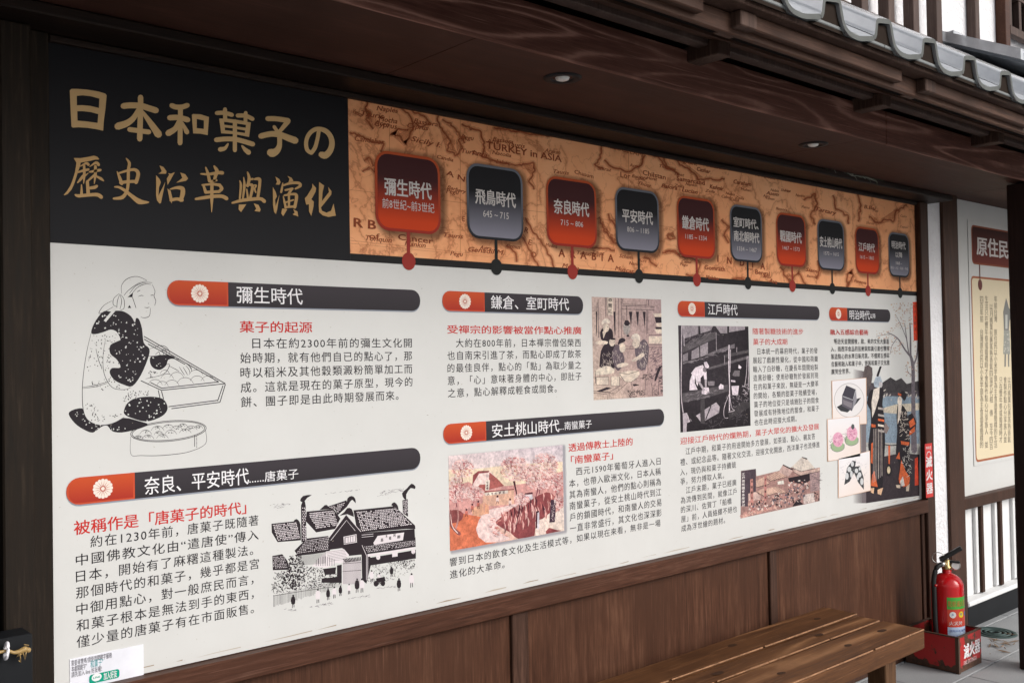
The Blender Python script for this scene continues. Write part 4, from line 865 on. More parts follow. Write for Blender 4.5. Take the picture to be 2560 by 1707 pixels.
a.tiles([(500, 375), (800, 345), (850, 520), (600, 560)], 17, 9, WH, .78, rg)
a.tiles([(1060, 360), (1520, 320), (1700, 510), (1120, 590)], 26, 12, WH, .78, rg)
a.tiles([(480, 690), (740, 650), (740, 800), (360, 850)], 17, 8, WH, .6, rg)
a.tiles([(100, 880), (230, 870), (270, 1010), (100, 1020)], 8, 8, WH, .6, rg)
a.tiles([(1150, 760), (1740, 690), (1740, 750), (1190, 835)], 30, 4, WH, .6, rg)
a.tiles([(435, 310), (478, 310), (486, 690), (438, 700)], 2, 20, WH, .7, rg)
a.tiles([(1600, 240), (1650, 225), (1655, 400), (1603, 380)], 3, 9, WH, .7, rg)
a.tiles([(740, 310), (940, 250), (850, 380), (800, 330)], 8, 5, WH, .7, rg)
a.poly([(710, 820), (920, 790), (980, 860), (880, 960), (800, 940)], WH)
a.poly([(905, 900), (1120, 920), (1120, 1180), (905, 1200)], WH)
a.poly([(1260, 720), (1310, 640), (1615, 600), (1600, 690), (1270, 745)], WH)
a.poly([(1190, 855), (1745, 765), (1745, 785), (1195, 880)], WH)
a.poly([(915, 650), (1065, 620), (1070, 715), (920, 740)], WH); a.poly([(550, 990), (700, 830), (840, 945), (720, 1010)], WH)
for x in (1180, 1195): a.stroke([(x, 860), (x, 1150)], 5, WH, 0, cap=False)
a.stroke([(1180, 865), (1130, 750)], 6, WH, 0); a.stroke([(750, 655), (945, 395), (1115, 590)], 7, WH, 0); a.stroke([(770, 690), (950, 460), (1050, 580)], 5, WH, 0)
for y in (625, 650): a.stroke([(1125, y+5), (1260, y-8)], 5, WH, 0, cap=False)
a.ell(1315, 885, 24, 30, WH); a.ell(1720, 820, 24, 28, WH); a.poly([(1475, 830), (1540, 820), (1540, 875), (1478, 885)], WH)
a.up()
for t, p0, p1 in (('屋', (1345, 690), (1372, 685)), ('橋', (1440, 668), (1465, 665)), ('木', (1400, 645), (1422, 643)), ('利', (1490, 635), (1515, 632)), ('柳', (1535, 655), (1568, 650))):
    f = lambda p: (660+p[0]/4.6125, 1200+p[1]/4.6125); put(a, t, f(p0), f(p1), 8, K, .02)
a.stroke([(925, 730), (928, 660), (1060, 632), (1060, 705), (925, 730)], 6, K, 0, cap=False)
for k in range(5): a.stroke([(940+k*28, 722-k*6), (940+k*28, 660-k*6)], 5, K, 0, cap=False)
for k in range(17): a.stroke([(915+k*12.5, 925), (915+k*12.5, 1195)], 4, K, 0, cap=False)
for y in (960, 1050): a.stroke([(905, y), (1120, y-15)], 5, K, 0, cap=False)
for k in range(12): a.poly([(905+k*18, 905-k*2), (915+k*18, 900-k*2), (950+k*15, 945-k*2), (938+k*15, 948-k*2)], K); 
for k in range(9): a.stroke([(600+k*26, 985), (600+k*26, 930-55*math.sin((k+1)/10*3.1))], 5, K, 0, cap=False)
for k in range(7): a.stroke([(720+k*5, 830+k*17), (930+k*5, 800+k*17)], 3, K, 0, cap=False)
for k in range(30): a.stroke([(390+k*11, 875-k*1.5), (388+k*11, 985-k*1)], 3.5, K, 0, cap=False)
a.poly([(680, 1020), (830, 1000), (820, 1080), (700, 1090)], K); a.poly([(840, 980), (895, 970), (895, 1180), (660, 1180), (665, 1130), (840, 1110)], K)
lo = [(100, 1060), (260, 1040), (300, 880), (420, 860), (470, 1000), (640, 1010), (890, 1090), (890, 1200), (650, 1230), (380, 1260), (105, 1310)]
a.squiggle(lo, 420, (14, 38), 7, K, rg=rg); a.scatter(lo, 200, (4, 11), K, 0, .6, 6, rg); a.scatter([(280, 880), (420, 850), (470, 1100), (420, 1260), (180, 1240), (250, 1060)], 150, (7, 17), K, 0, .6, 6, rg)
a.squiggle([(1200, 900), (1740, 850), (1740, 1010), (1520, 1130), (1380, 1200), (1200, 1160)], 260, (10, 34), 5, K, rg=rg)
a.scatter([(1520, 920), (1740, 880), (1740, 1000), (1520, 1010)], 60, (5, 11), K, 0, .6, 5, rg)
for k in range(60): x = 110+k*13.2; a.stroke([(x, 1325-k*3.1+rg.uniform(-6, 6)), (x, 1455-k*3.9+rg.uniform(-10, 10))], rg.uniform(2, 5), K, 0, cap=False)
a.stroke([(105, 1330), (450, 1275), (800, 1225)], 5, K, 0); 
for cx, cy, s_ in ((335, 1390, 1), (620, 1330, 1.1), (738, 1310, .9), (810, 1290, .9), (880, 1270, .8), (1072, 1210, 1.1), (1128, 1210, 1.1), (1330, 1130, .9), (1700, 1150, 1.1), (1555, 1200, 1), (980, 1250, .8), (1470, 1050, .8), (1240, 1100, .9)):
    dk = rg.random() < .7
    a.ell(cx, cy-62*s_, 10*s_, 13*s_, K); a.poly([(cx-20*s_, cy-45*s_), (cx+18*s_, cy-48*s_), (cx+22*s_, cy+30*s_), (cx-22*s_, cy+32*s_)], K if dk else WH, 2)
    a.stroke([(cx-8*s_, cy+30*s_), (cx-10*s_, cy+75*s_)], 8, K, 0); a.stroke([(cx+8*s_, cy+30*s_), (cx+10*s_, cy+70*s_)], 8, K, 0)
a.ell(1290, 1190, 28, 34, K); a.ell(1370, 1185, 26, 34, K)
a.poly([(1290, 1130), (1390, 1110), (1400, 1160), (1300, 1180)], K)
for reg, n in (([(80, 270), (310, 262), (230, 310), (85, 330)], 22), ([(690, 150), (1100, 105), (1100, 115), (690, 160)], 14), ([(1280, 190), (1600, 130), (1600, 90), (1370, 120)], 40), ([(460, 1470), (800, 1400), (800, 1420), (640, 1450)], 26), ([(190, 1480), (360, 1490), (340, 1510)], 14), ([(870, 1380), (1210, 1320), (1200, 1345)], 18), ([(1150, 1250), (1500, 1220), (1500, 1245)], 14)):
    a.squiggle(reg, n, (14, 40), 4, (.16, .14, .16), ang=-.12, rg=rg)
a.build('illustration', bd, label='black ink print of tile roofed shop houses and people')

# ---- illustration 3: kitchen scene, beige print
def framed(T, corners, col, h=.0006):
    a = Art(T, h=h); p = [a.P(*c) for c in corners]
    x0 = (p[0][0]+p[3][0])/2; x1 = (p[1][0]+p[2][0])/2; z1 = (p[0][1]+p[1][1])/2; z0 = (p[2][1]+p[3][1])/2
    q = [(x0, z1), (x1, z1), (x1, z0), (x0, z0)]; a.add(q, col); a.up(); a.clip = (x0, x1, z0, z1); return a, (x0, x1, z0, z1)
rg = random.Random(12); BE = (.52, .42, .38)
a, _q = framed((1470, 730, 5.6), [(57, 68), (1030, 105), (1040, 1460), (68, 1510)], [(.50, .38, .34), (.40, .29, .29), (.42, .29, .28), (.54, .43, .36)])
SKN = (.66, .56, .47); LI = (.03, .02, .028)
for q in ([(470, 190), (930, 205)], [(470, 240), (930, 255)], [(470, 90), (470, 640)], [(485, 100), (485, 170), (820, 180), (820, 100)], [(845, 110), (845, 190)], [(820, 260), (820, 600)], [(835, 260), (835, 580)], [(240, 75), (245, 350)], [(262, 75), (265, 330)], [(140, 110), (145, 640)], [(425, 90), (430, 640)], [(380, 80), (382, 600)], [(125, 150), (110, 620)], [(520, 760), (640, 762)], [(520, 790), (640, 795)], [(845, 600), (1035, 600)], [(840, 735), (1035, 738)], [(840, 770), (1035, 775)], [(840, 780), (835, 1130)], [(850, 610), (850, 720)], [(70, 1385), (380, 1420), (560, 1260)], [(120, 1385), (300, 1400), (450, 1310)], [(70, 1410), (270, 1430), (275, 1500)]):
    a.stroke(q, 6, LI, 0, cap=False)
a.poly([(268, 78), (350, 80), (350, 325), (275, 322)], SKN); a.up()
for i, ch in enumerate('の間に'): f = lambda p: (1470+p[0]/5.6, 730+p[1]/5.6); put(a, ch, f((285, 110+i*80)), f((330, 111+i*80)), 9, LI, .02)
for cx, cy, r in ((600, 340, 30), (695, 350, 26), (790, 350, 26), (600, 320, 18), (370, 470, 16), (120, 480, 12)): a.poly([(cx-r, 275), (cx+r*.6, 275), (cx+r*.2, cy+90), (cx, cy+150), (cx-r*.4, cy+50)], LI)
a.ell(540, 500, 50, 100, (.50, .45, .42)); a.up(); a.poly([(500, 440), (520, 395), (560, 395), (590, 440), (560, 475), (520, 470)], LI); a.ell(556, 612, 20, 14, LI); a.stroke([(540, 190), (542, 400)], 8, LI, 0)
for k in range(9): a.stroke([(493, 480+k*13), (540, 486+k*13), (590, 478+k*13)], 3, LI)
for q in ([(850, 620), (1035, 620), (1035, 720), (850, 720)], [(905, 300), (1035, 300), (1035, 350), (930, 345)], [(950, 440), (1035, 430), (1035, 490), (955, 480)], [(930, 520), (1035, 520), (1035, 580), (960, 580)]): a.poly(q, SKN)
a.poly([(930, 350), (1035, 350), (1035, 430), (950, 430)], LI); a.poly([(940, 490), (1035, 490), (1035, 520), (950, 520)], LI)
a.up(); a.squiggle([(850, 790), (1030, 790), (1030, 1240), (850, 1200)], 110, (25, 60), 7, (.12, .08, .10), ang=-.6, rg=rg)
# figures
a.poly([(170, 560), (210, 500), (300, 500), (345, 560), (340, 680), (250, 700), (180, 660)], LI, 2); a.poly([(160, 1000), (180, 820), (240, 720), (310, 690), (400, 760), (440, 900), (400, 1060), (180, 1060)], LI, 2)
a.poly([(330, 900), (370, 760), (430, 740), (500, 900), (500, 1000), (430, 1100), (380, 1060)], (.12, .09, .11), 2); a.poly([(650, 790), (730, 700), (790, 660), (850, 760), (840, 900), (800, 1090), (690, 1060), (680, 960)], (.13, .10, .12), 2)
a.up()
for cx, cy, rx, ry in ((250, 500, 45, 60), (335, 700, 42, 60), (480, 780, 42, 66), (670, 720, 52, 66)): a.ell(cx, cy, rx, ry, SKN)
a.poly([(200, 560), (230, 520), (250, 560), (215, 650)], SKN); a.poly([(100, 700), (180, 680), (270, 690), (260, 730), (120, 730)], SKN, 2); a.poly([(610, 950), (690, 900), (760, 850), (790, 890), (680, 960), (620, 970)], SKN, 2); a.poly([(400, 1020), (480, 990), (560, 1000), (540, 1030), (420, 1060)], SKN, 2)
a.poly([(110, 1190), (285, 1185), (285, 1300), (115, 1300)], SKN); a.poly([(105, 1100), (180, 1060), (240, 1035), (330, 1050), (360, 1130), (110, 1160)], (.68, .60, .50), 2); a.poly([(320, 1180), (440, 1180), (440, 1310), (320, 1315)], SKN)
a.poly([(430, 1130), (710, 1100), (690, 1200), (600, 1260), (510, 1250)], SKN, 2); a.poly([(190, 460), (200, 400), (250, 370), (305, 400), (300, 440), (240, 430)], (.70, .62, .54), 2); a.poly([(605, 650), (620, 600), (680, 580), (725, 620), (720, 690), (650, 670)], (.70, .62, .54), 2)
a.up()
a.poly([(415, 740), (430, 670), (480, 640), (525, 670), (500, 700), (450, 720)], LI, 2); a.poly([(295, 660), (330, 640), (380, 650), (370, 670)], LI, 2)
for cx, cy in ((265, 500), (360, 705), (495, 780), (650, 725)): a.stroke([(cx, cy-8), (cx+14, cy-9)], 5, LI, 0); a.stroke([(cx+6, cy+25), (cx+16, cy+25)], 4, LI, 0)
a.squiggle([(170, 850), (400, 800), (480, 900), (400, 1050), (170, 1050)], 90, (20, 50), 5, (.5, .42, .38), ang=1.4, rg=rg); a.squiggle([(700, 700), (840, 700), (800, 1080), (690, 1050)], 60, (20, 55), 5, (.55, .46, .42), ang=1.2, rg=rg)
for q in ([(110, 1190), (285, 1185), (285, 1300), (115, 1300), (110, 1190)], [(320, 1180), (320, 1315), (440, 1310), (440, 1180)], [(430, 1130), (560, 1150), (710, 1100)], [(440, 1150), (510, 1250), (600, 1260), (690, 1200)], [(100, 1100), (105, 1280)], [(890, 1270), (900, 1450), (980, 1440), (990, 1260)], [(610, 1280), (620, 1400), (800, 1370), (800, 1240)]): a.stroke(q, 6, LI, 0, cap=False)
a.squiggle([(560, 1380), (780, 1380), (800, 1450), (560, 1470)], 90, (15, 40), 6, LI, rg=rg); a.squiggle([(750, 1150), (900, 1140), (880, 1230), (760, 1220)], 60, (15, 40), 6, LI, rg=rg); a.squiggle([(900, 1290), (980, 1290), (980, 1440), (900, 1440)], 50, (8, 20), 6, LI, rg=rg)
a.squiggle([(960, 1180), (1035, 1180), (1035, 1420), (1000, 1420)], 50, (15, 30), 8, LI, ang=0, rg=rg); a.poly([(120, 1385), (260, 1330), (330, 1345), (180, 1395)], LI); a.poly([(620, 1290), (660, 1285), (720, 1300), (640, 1320)], LI); a.scatter([(280, 1420), (380, 1430), (370, 1500), (280, 1500)], 30, (3, 5), LI, rnd=rg)
for k in range(5): a.stroke([(930+k*4, 1240), (960+k*16, 1120-k*20), (1000+k*8, 1040)], 8, LI)
a.build('illustration', bd, M['picture'], 'beige print of women cooking round a bowl')

# ---- illustration 4: pink village painting
rg = random.Random(21)
T_ = (1110, 1100, 5.406)
_a = Art(T_); _p = [_a.P(*c) for c in [(58, 208), (1610, 65), (1612, 1225), (78, 1495)]]
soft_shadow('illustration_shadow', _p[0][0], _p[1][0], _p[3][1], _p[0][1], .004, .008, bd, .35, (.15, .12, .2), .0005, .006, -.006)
a, (x0, x1, z0, z1) = framed(T_, [(58, 208), (1610, 65), (1612, 1225), (78, 1495)], [(.66, .55, .56), (.60, .53, .58), (.74, .62, .54), (.62, .26, .18)], .0009)
OC = (.48, .11, .07); PK = (.66, .36, .34); DK = (.06, .014, .025); BR = (.24, .06, .065); LT = (.76, .58, .55)
a.poly([(60, 400), (500, 380), (900, 330), (1600, 290), (1600, 600), (60, 640)], (.74, .60, .45)); a.up()
a.poly([(70, 700), (330, 560), (520, 640), (1250, 560), (1605, 420), (1610, 900), (1300, 1000), (640, 980), (70, 1000)], (.58, .30, .28), 2); a.up()
a.poly([(75, 1000), (300, 1000), (560, 1060), (430, 1180), (500, 1320), (700, 1380), (80, 1490)], (.60, .17, .09), 2)
a.poly([(560, 960), (800, 900), (1000, 860), (800, 1060), (700, 1200), (900, 1330), (560, 1380), (430, 1200)], (.74, .56, .54), 2); a.up()
a.poly([(430, 650), (380, 600), (440, 480), (470, 425), (610, 415), (700, 500), (800, 610), (560, 690)], LT)
a.poly([(390, 470), (460, 415), (610, 412), (600, 435), (470, 450), (430, 520), (380, 610)], BR, 1); a.poly([(610, 430), (720, 520), (810, 615), (640, 660), (560, 690), (440, 640), (480, 600), (600, 590)], (.34, .10, .09), 1)
a.poly([(520, 700), (945, 660), (945, 860), (600, 890), (520, 850)], (.66, .40, .30)); a.up(); a.poly([(550, 710), (860, 675), (860, 715), (555, 748)], (.74, .66, .58)); a.poly([(560, 545), (618, 535), (605, 670), (555, 680)], (.74, .66, .58))
a.poly([(540, 690), (950, 655), (940, 670), (550, 705)], BR); a.poly([(370, 930), (530, 840), (545, 1000), (460, 1030), (380, 1000)], (.66, .36, .24)); a.poly([(545, 840), (600, 880), (605, 990), (545, 1000)], (.68, .34, .22))
a.poly([(1060, 740), (1190, 730), (1200, 800), (1030, 820)], (.60, .56, .60)); a.poly([(1090, 715), (1190, 700), (1200, 725), (1080, 735)], DK)
a.poly([(740, 1060), (900, 930), (960, 900), (1000, 960), (1180, 800), (1380, 700), (1500, 760), (1500, 900), (1330, 1060), (1230, 1100), (1220, 1290), (1000, 1330), (900, 1250), (700, 1130)], BR, 2)
a.poly([(1230, 1200), (1330, 1080), (1430, 1000), (1420, 1140), (1370, 1260), (1240, 1290)], (.74, .60, .54), 1); a.poly([(1370, 1230), (1420, 1180), (1520, 1210), (1590, 1220), (1380, 1265)], BR, 1)
a.poly([(75, 960), (180, 940), (260, 990), (230, 1080), (120, 1120), (75, 1100)], (.22, .06, .06), 2)
a.up()
for k in range(64):
    x = rg.uniform(760, 1480); y = 1230-(x-760)*.45+rg.uniform(-230, 40)
    if x > 1280 and y > 1020: continue
    a.stroke([(x, y-60), (x+18, y), (x+10, y+75)], (2, rg.uniform(12, 24), 2), rg.choice([PK, (.40, .14, .13), DK, (.72, .46, .42)]), 3, cap=False)
a.poly([(1240, 960), (1280, 950), (1285, 1180), (1235, 1190)], DK, 1); a.poly([(1260, 980), (1285, 970), (1285, 1200), (1255, 1200)], (.62, .58, .64), 1)
a.squiggle([(560, 1080), (900, 900), (700, 1200), (900, 1330), (640, 1290)], 44, (30, 80), 8, [(.5, .14, .12), (.66, .3, .26), (.35, .08, .08)], ang=.15, rg=rg)
a.poly([(1440, 805), (1515, 795), (1495, 1105), (1420, 1110)], (.06, .03, .05)); a.up(); 
for k in range(8): a.squiggle([(1450, 870+k*27), (1490, 868+k*27), (1488, 890+k*27), (1448, 892+k*27)], 4, (12, 24), 5, (.6, .5, .5), rg=rg)
for cx, cy in ((720, 790), (890, 830), (300, 970), (460, 860), (380, 900)): a.ell(cx, cy-32, 13, 15, DK); a.poly([(cx-18, cy-15), (cx+18, cy-15), (cx+20, cy+35), (cx-20, cy+35)], rg.choice([LT, (.5, .15, .12)]), 1); a.stroke([(cx-6, cy+30), (cx-12, cy+62)], 7, DK, 0); a.stroke([(cx+6, cy+30), (cx+14, cy+60)], 7, DK, 0)
def ptree(x, y, h_, w_, n=60):
    def br(x, y, an, l, wd, d):
        x2, y2 = x+l*math.cos(an), y-l*math.sin(an); a.stroke([(x, y), (x2, y2)], (wd, wd*.6), (.20, .05, .07), 0, cap=False)
        if d: [br(x2, y2, an+rg.uniform(-.75, .75), l*rg.uniform(.6, .85), wd*.6, d-1) for _ in range(3)]
    br(x, y, 1.57+rg.uniform(-.2, .2), h_*.42, 13, 3)
    for _ in range(n*3):
        an = rg.uniform(0, 6.28); r = math.sqrt(rg.random())*1.12; px, py = x+r*w_*math.cos(an), y-h_*.72+r*h_*.45*math.sin(an)
        if px < 72 or px > 1595: continue
        c = rg.choice([(.70, .36, .34), (.80, .60, .56), (.80, .64, .62), (.42, .10, .11), (.80, .62, .60)])
        a.stroke([(px+12*math.cos(t), py+10*math.sin(t)) for t in (0, 1, 2, 3, 4.2)], 5.5, c, 0, cap=False)
for t in ((250, 560, 250, 130, 90), (150, 760, 220, 90, 70), (170, 900, 260, 110, 90), (960, 620, 330, 180, 170), (1360, 560, 320, 160, 160), (1290, 720, 260, 170, 130), (1530, 760, 260, 75, 80), (1120, 600, 240, 120, 90), (400, 850, 190, 130, 80), (1050, 900, 150, 90, 50), (1550, 960, 180, 50, 40)): ptree(*t)
a.stroke([(85, 950), (95, 1050), (90, 1150), (200, 1260)], (22, 26, 30, 50), (.20, .07, .07)); a.stroke([(185, 950), (190, 1060), (160, 1180)], (16, 20, 26), (.45, .22, .2)); a.stroke([(85, 1000), (110, 1160), (180, 1250)], (4, 10, 14), (.78, .6, .56)); a.stroke([(1020, 880), (1000, 1000), (970, 1200)], (10, 14, 6), DK); a.stroke([(940, 560), (970, 680), (985, 800)], (20, 18, 12), DK)
a.stroke([(1280, 540), (1260, 680), (1240, 760)], (18, 18, 12), (.25, .08, .1))
for i, ch in enumerate('千本櫻'): f = lambda p: (1110+p[0]/5.406, 1100+p[1]/5.406); put(a, ch, f((568, 575+i*38)), f((598, 573+i*38)), 6, DK, .02)
for i, ch in enumerate('大平の夢花'): f = lambda p: (1110+p[0]/5.406, 1100+p[1]/5.406); put(a, ch, f((580+i*52, 730-i*6)), f((612+i*52, 726-i*6)), 6, DK, .02)
a.build('illustration', bd, M['picture'], 'pink painting of a thatched house among blossom trees')

# ---- illustration 5: black and white workshop photograph
rg = random.Random(31)
a, _q = framed((1690, 800, 5.405), [(38, 72), (985, 88), (998, 1420), (48, 1525)], [(.05, .04, .05), (.018, .014, .018), (.014, .011, .014), (.018, .014, .018)])
g = lambda v: (v**1.35*1.35*1.04, v**1.35*1.35*.92, v**1.35*1.35*1.01)
for q, c in (([(80, 75), (300, 78), (300, 190), (110, 250), (85, 200)], .32), ([(320, 80), (500, 80), (470, 140), (330, 180)], .34), ([(530, 82), (690, 84), (690, 180), (600, 180)], .33), ([(715, 84), (930, 86), (930, 130), (715, 165)], .36), ([(90, 470), (160, 440), (160, 545), (90, 560)], .26), ([(210, 420), (310, 360), (315, 530), (205, 540)], .30), ([(325, 350), (430, 300), (430, 480), (325, 520)], .33),
             ([(90, 440), (540, 250), (545, 160), (440, 180), (100, 340)], .13), ([(90, 570), (400, 500), (790, 370), (790, 320), (560, 400), (90, 600)], .20), ([(440, 670), (980, 520), (980, 480), (440, 640)], .16), ([(640, 470), (980, 400), (980, 440), (650, 510)], .12), ([(80, 990), (330, 940), (700, 870), (700, 960), (380, 1060), (90, 1110)], .13), ([(90, 1260), (150, 1250), (140, 1510), (95, 1515)], .42),
             ([(385, 1210), (540, 1110), (590, 1170), (580, 1250), (390, 1360)], .40), ([(150, 1270), (210, 1360), (150, 1390)], .45), ([(270, 1290), (325, 1255), (330, 1370)], .45), ([(700, 1230), (900, 1100), (990, 1110), (990, 1180), (720, 1330)], .08), ([(330, 1080), (385, 1060), (385, 1400), (330, 1390)], .10)): a.poly(q, g(c))
a.up()
for q in ([(180, 950), (185, 820), (230, 690), (270, 660), (300, 700), (290, 940)], [(200, 720), (260, 640), (360, 605), (410, 700), (415, 800), (380, 800), (370, 740), (330, 780), (330, 835), (290, 830), (262, 760)], [(375, 570), (410, 560), (445, 620), (440, 655), (390, 640)], [(345, 960), (380, 910), (440, 910), (450, 985), (390, 1005), (345, 995)], [(575, 900), (600, 860), (640, 880), (640, 930), (580, 935)], [(748, 890), (850, 885), (835, 1015), (760, 1010)], [(740, 810), (800, 815), (800, 840), (745, 832)], [(845, 600), (885, 635), (870, 660), (840, 650)], [(425, 825), (520, 825), (515, 885), (435, 885)]): a.poly(q, g(.62 if q[0] != (425, 825) else .25), 1)
a.up()
for q, c in (([(365, 640), (410, 650), (400, 710), (360, 690)], .25), ([(290, 835), (325, 835), (390, 940), (370, 960)], .38), ([(385, 800), (415, 800), (412, 920), (390, 915)], .38), ([(760, 740), (790, 680), (860, 680), (855, 760), (780, 760)], .2), ([(750, 860), (850, 860), (850, 885), (750, 890)], .04), ([(255, 740), (270, 850), (310, 930), (290, 940), (250, 850)], .04)): a.poly(q, g(c), 1)
for q, wd, c in (([(715, 340), (712, 600), (722, 900), (720, 1220)], 14, .6), ([(735, 400), (728, 700)], 8, .5), ([(720, 990), (650, 1180), (650, 1310), (700, 1320)], 6, .55), ([(720, 990), (750, 1180), (790, 1220), (710, 1240)], 6, .55), ([(960, 490), (950, 720), (925, 900)], 7, .5), ([(980, 490), (975, 900)], 6, .55), ([(75, 80), (72, 500), (68, 1000), (95, 1250)], 11, .48), ([(105, 80), (112, 350)], 5, .5), ([(90, 90), (100, 340)], 5, .4), ([(540, 170), (545, 420)], 10, .3), ([(310, 78), (312, 200)], 14, .04), ([(705, 84), (703, 170)], 20, .04), ([(318, 350), (322, 520)], 12, .06), ([(655, 480), (655, 590)], 6, .45), ([(820, 370), (818, 430)], 6, .45), ([(470, 1160), (400, 1340)], 14, .05), ([(200, 1260), (320, 1410)], 22, .04), ([(150, 1240), (200, 1380)], 12, .04)): a.stroke(q, wd, g(c), 3)
a.squiggle([(400, 1360), (980, 1180), (990, 1400), (400, 1470)], 60, (20, 60), 6, g(.14), rg=rg); a.squiggle([(100, 1000), (600, 900), (400, 1060), (100, 1120)], 40, (30, 60), 6, g(.28), ang=-.2, rg=rg); a.squiggle([(640, 1000), (980, 980), (980, 1130), (700, 1200)], 50, (20, 50), 6, g(.26), rg=rg)
a.squiggle([(100, 200), (540, 170), (540, 240), (100, 420)], 50, (40, 90), 7, g(.2), ang=-.5, rg=rg); a.squiggle([(120, 580), (780, 360), (780, 390), (130, 600)], 40, (40, 80), 6, g(.3), ang=-.4, rg=rg); a.squiggle([(430, 500), (700, 460), (700, 860), (440, 850)], 40, (20, 60), 8, g(.09), rg=rg)
a.squiggle([(900, 880), (990, 860), (990, 1000), (910, 1000)], 20, (15, 40), 6, g(.5), rg=rg)
a.build('illustration', bd, M['picture'], 'black and white photograph of a man kneading in a workshop')

# ---- illustration 6: market street print
rg = random.Random(41)
a = Art((1840, 1130, 8.709), h=.0006); TB = (.50, .30, .24); TL = (.55, .37, .30); DD = (.022, .014, .018)
a.poly([(105, 405), (430, 360), (440, 520), (900, 410), (1200, 330), (1440, 100), (1720, 350), (1825, 330), (1820, 1060), (95, 1440)], (.34, .20, .18)); a.up()
a.poly([(1200, 330), (1435, 105), (1540, 140), (1720, 350), (1420, 420), (1300, 390)], (.55, .49, .44)); a.poly([(1430, 100), (1545, 130), (1550, 160), (1430, 118)], DD); a.poly([(1240, 380), (1420, 425), (1825, 345), (1825, 410), (1400, 505), (1260, 430)], (.52, .38, .33))
a.poly([(920, 430), (1020, 270), (1245, 380), (1140, 530)], (.48, .34, .31)); a.poly([(1020, 262), (1245, 372), (1225, 395), (1015, 285)], DD); a.poly([(640, 540), (900, 410), (1100, 530), (750, 620)], TL); a.poly([(430, 620), (600, 540), (720, 680), (440, 770)], TL)
a.poly([(440, 860), (620, 960), (900, 870), (780, 770), (560, 800)], TL); a.poly([(770, 770), (880, 740), (1090, 870), (930, 900)], TL); a.poly([(110, 410), (430, 360), (430, 860), (260, 900), (260, 1180), (100, 1170)], (.07, .05, .065)); a.poly([(265, 900), (430, 860), (540, 960), (520, 1030), (270, 1060)], (.55, .40, .36))
a.poly([(1130, 560), (1600, 470), (1620, 600), (1500, 700), (1150, 640)], DD); a.poly([(1460, 930), (1690, 880), (1720, 1080), (1470, 1120)], (.58, .50, .47)); a.poly([(900, 640), (1030, 610), (1040, 690), (910, 700)], (.70, .68, .62)); a.poly([(1600, 440), (1820, 430), (1820, 820), (1620, 870)], (.34, .24, .24))
a.poly([(1240, 1150), (1330, 1030), (1460, 1120), (1440, 1140), (1230, 1180)], DD)
a.up()
for k in range(7): a.stroke([(660+k*38, 528-k*18), (800+k*44, 615-k*13)], 6, (.12, .06, .06), 0, cap=False)
for k in range(5): a.stroke([(470+k*70, 880+k*10), (500+k*70, 930)], 5, (.12, .06, .06), 0, cap=False)
for k in range(3): a.stroke([(800+k*35, 765-k*8), (960+k*40, 890-k*6)], 6, (.12, .06, .06), 0, cap=False)
for q in ([(640, 540), (750, 625), (1100, 540)], [(430, 770), (720, 690)], [(440, 860), (620, 962), (900, 880)], [(930, 905), (1100, 872)], [(1200, 330), (1420, 420), (1720, 350)], [(1250, 430), (1400, 510), (1825, 410)]): a.stroke(q, 11, DD, 0, cap=False)
for k in range(14): a.stroke([(1440+k*28, 420-k*6), (1450+k*28, 490-k*6)], 4, (.2, .12, .12), 0, cap=False)
crowd = [(680, 980), (900, 900), (1100, 880), (1150, 640), (1500, 560), (1600, 640), (1500, 920), (1400, 1060), (1000, 1180), (820, 1260), (660, 1250), (270, 1300), (270, 1080), (520, 1040)]
a.scatter(crowd, 190, (14, 36), [DD, (.55, .33, .28), (.66, .58, .54), (.4, .2, .18), (.10, .09, .12)], 0, .6, 6, rg); a.squiggle(crowd, 120, (30, 80), 12, [DD, (.62, .5, .46), (.08, .06, .08)], ang=1.3, rg=rg)
a.squiggle([(1620, 460), (1810, 450), (1810, 800), (1640, 850)], 60, (40, 90), 7, (.12, .09, .1), ang=-.1, rg=rg); a.squiggle([(1480, 940), (1700, 900), (1700, 1070), (1500, 1100)], 40, (20, 50), 6, (.3, .22, .2), ang=1.4, rg=rg); a.scatter([(1690, 850), (1800, 900), (1810, 1040), (1700, 1060)], 20, (10, 28), [DD, (.5, .3, .26)], rnd=rg)
a.scatter([(110, 1340), (380, 1290), (760, 1200), (900, 1210), (120, 1420)], 40, (20, 44), [(.60, .40, .34), (.55, .3, .26)], rnd=rg, asp=.8)
for x in (640,): a.poly([(x-25, 520), (x+20, 520), (x+20, 1270), (x-30, 1270)], (.48, .20, .18))
a.poly([(310, 590), (365, 580), (380, 1290), (310, 1290)], (.48, .22, .19)); a.up()
for i, ch in enumerate('江戶名所圖會本所深川'): f = lambda p: (1840+p[0]/8.709, 1130+p[1]/8.709); put(a, ch, f((125, 480+i*75)), f((185, 476+i*75)), 6.5, (.70, .66, .64), .02)
for i, ch in enumerate('大福餅本家'): f = lambda p: (1840+p[0]/8.709, 1130+p[1]/8.709); put(a, ch, f((320, 640+i*120)), f((360, 638+i*120)), 6, DD, .02); put(a, ch, f((618, 600+i*130)), f((655, 598+i*130)), 6, DD, .02)
a.build('illustration', bd, M['picture'], 'small brown market street print with dark banners')

# ---- illustration 7: lakeside ladies with three sweet pictures
rg = random.Random(51)
T_ = (2050, 740, 2.958)
a = Art(T_, h=.0006); xr = XR-.003
def PX(p): return a.P(*p)
zb = ZB+.004
def wq(pts, col, al=1.0): a.poly(pts, col, 0, al)
sky_c = (.70, .62, .50); DKG = (.09, .075, .08)
pts = [(250, 560), (330, 520), (560, 600), (740, 640), (740, 1470), (250, 1555)]
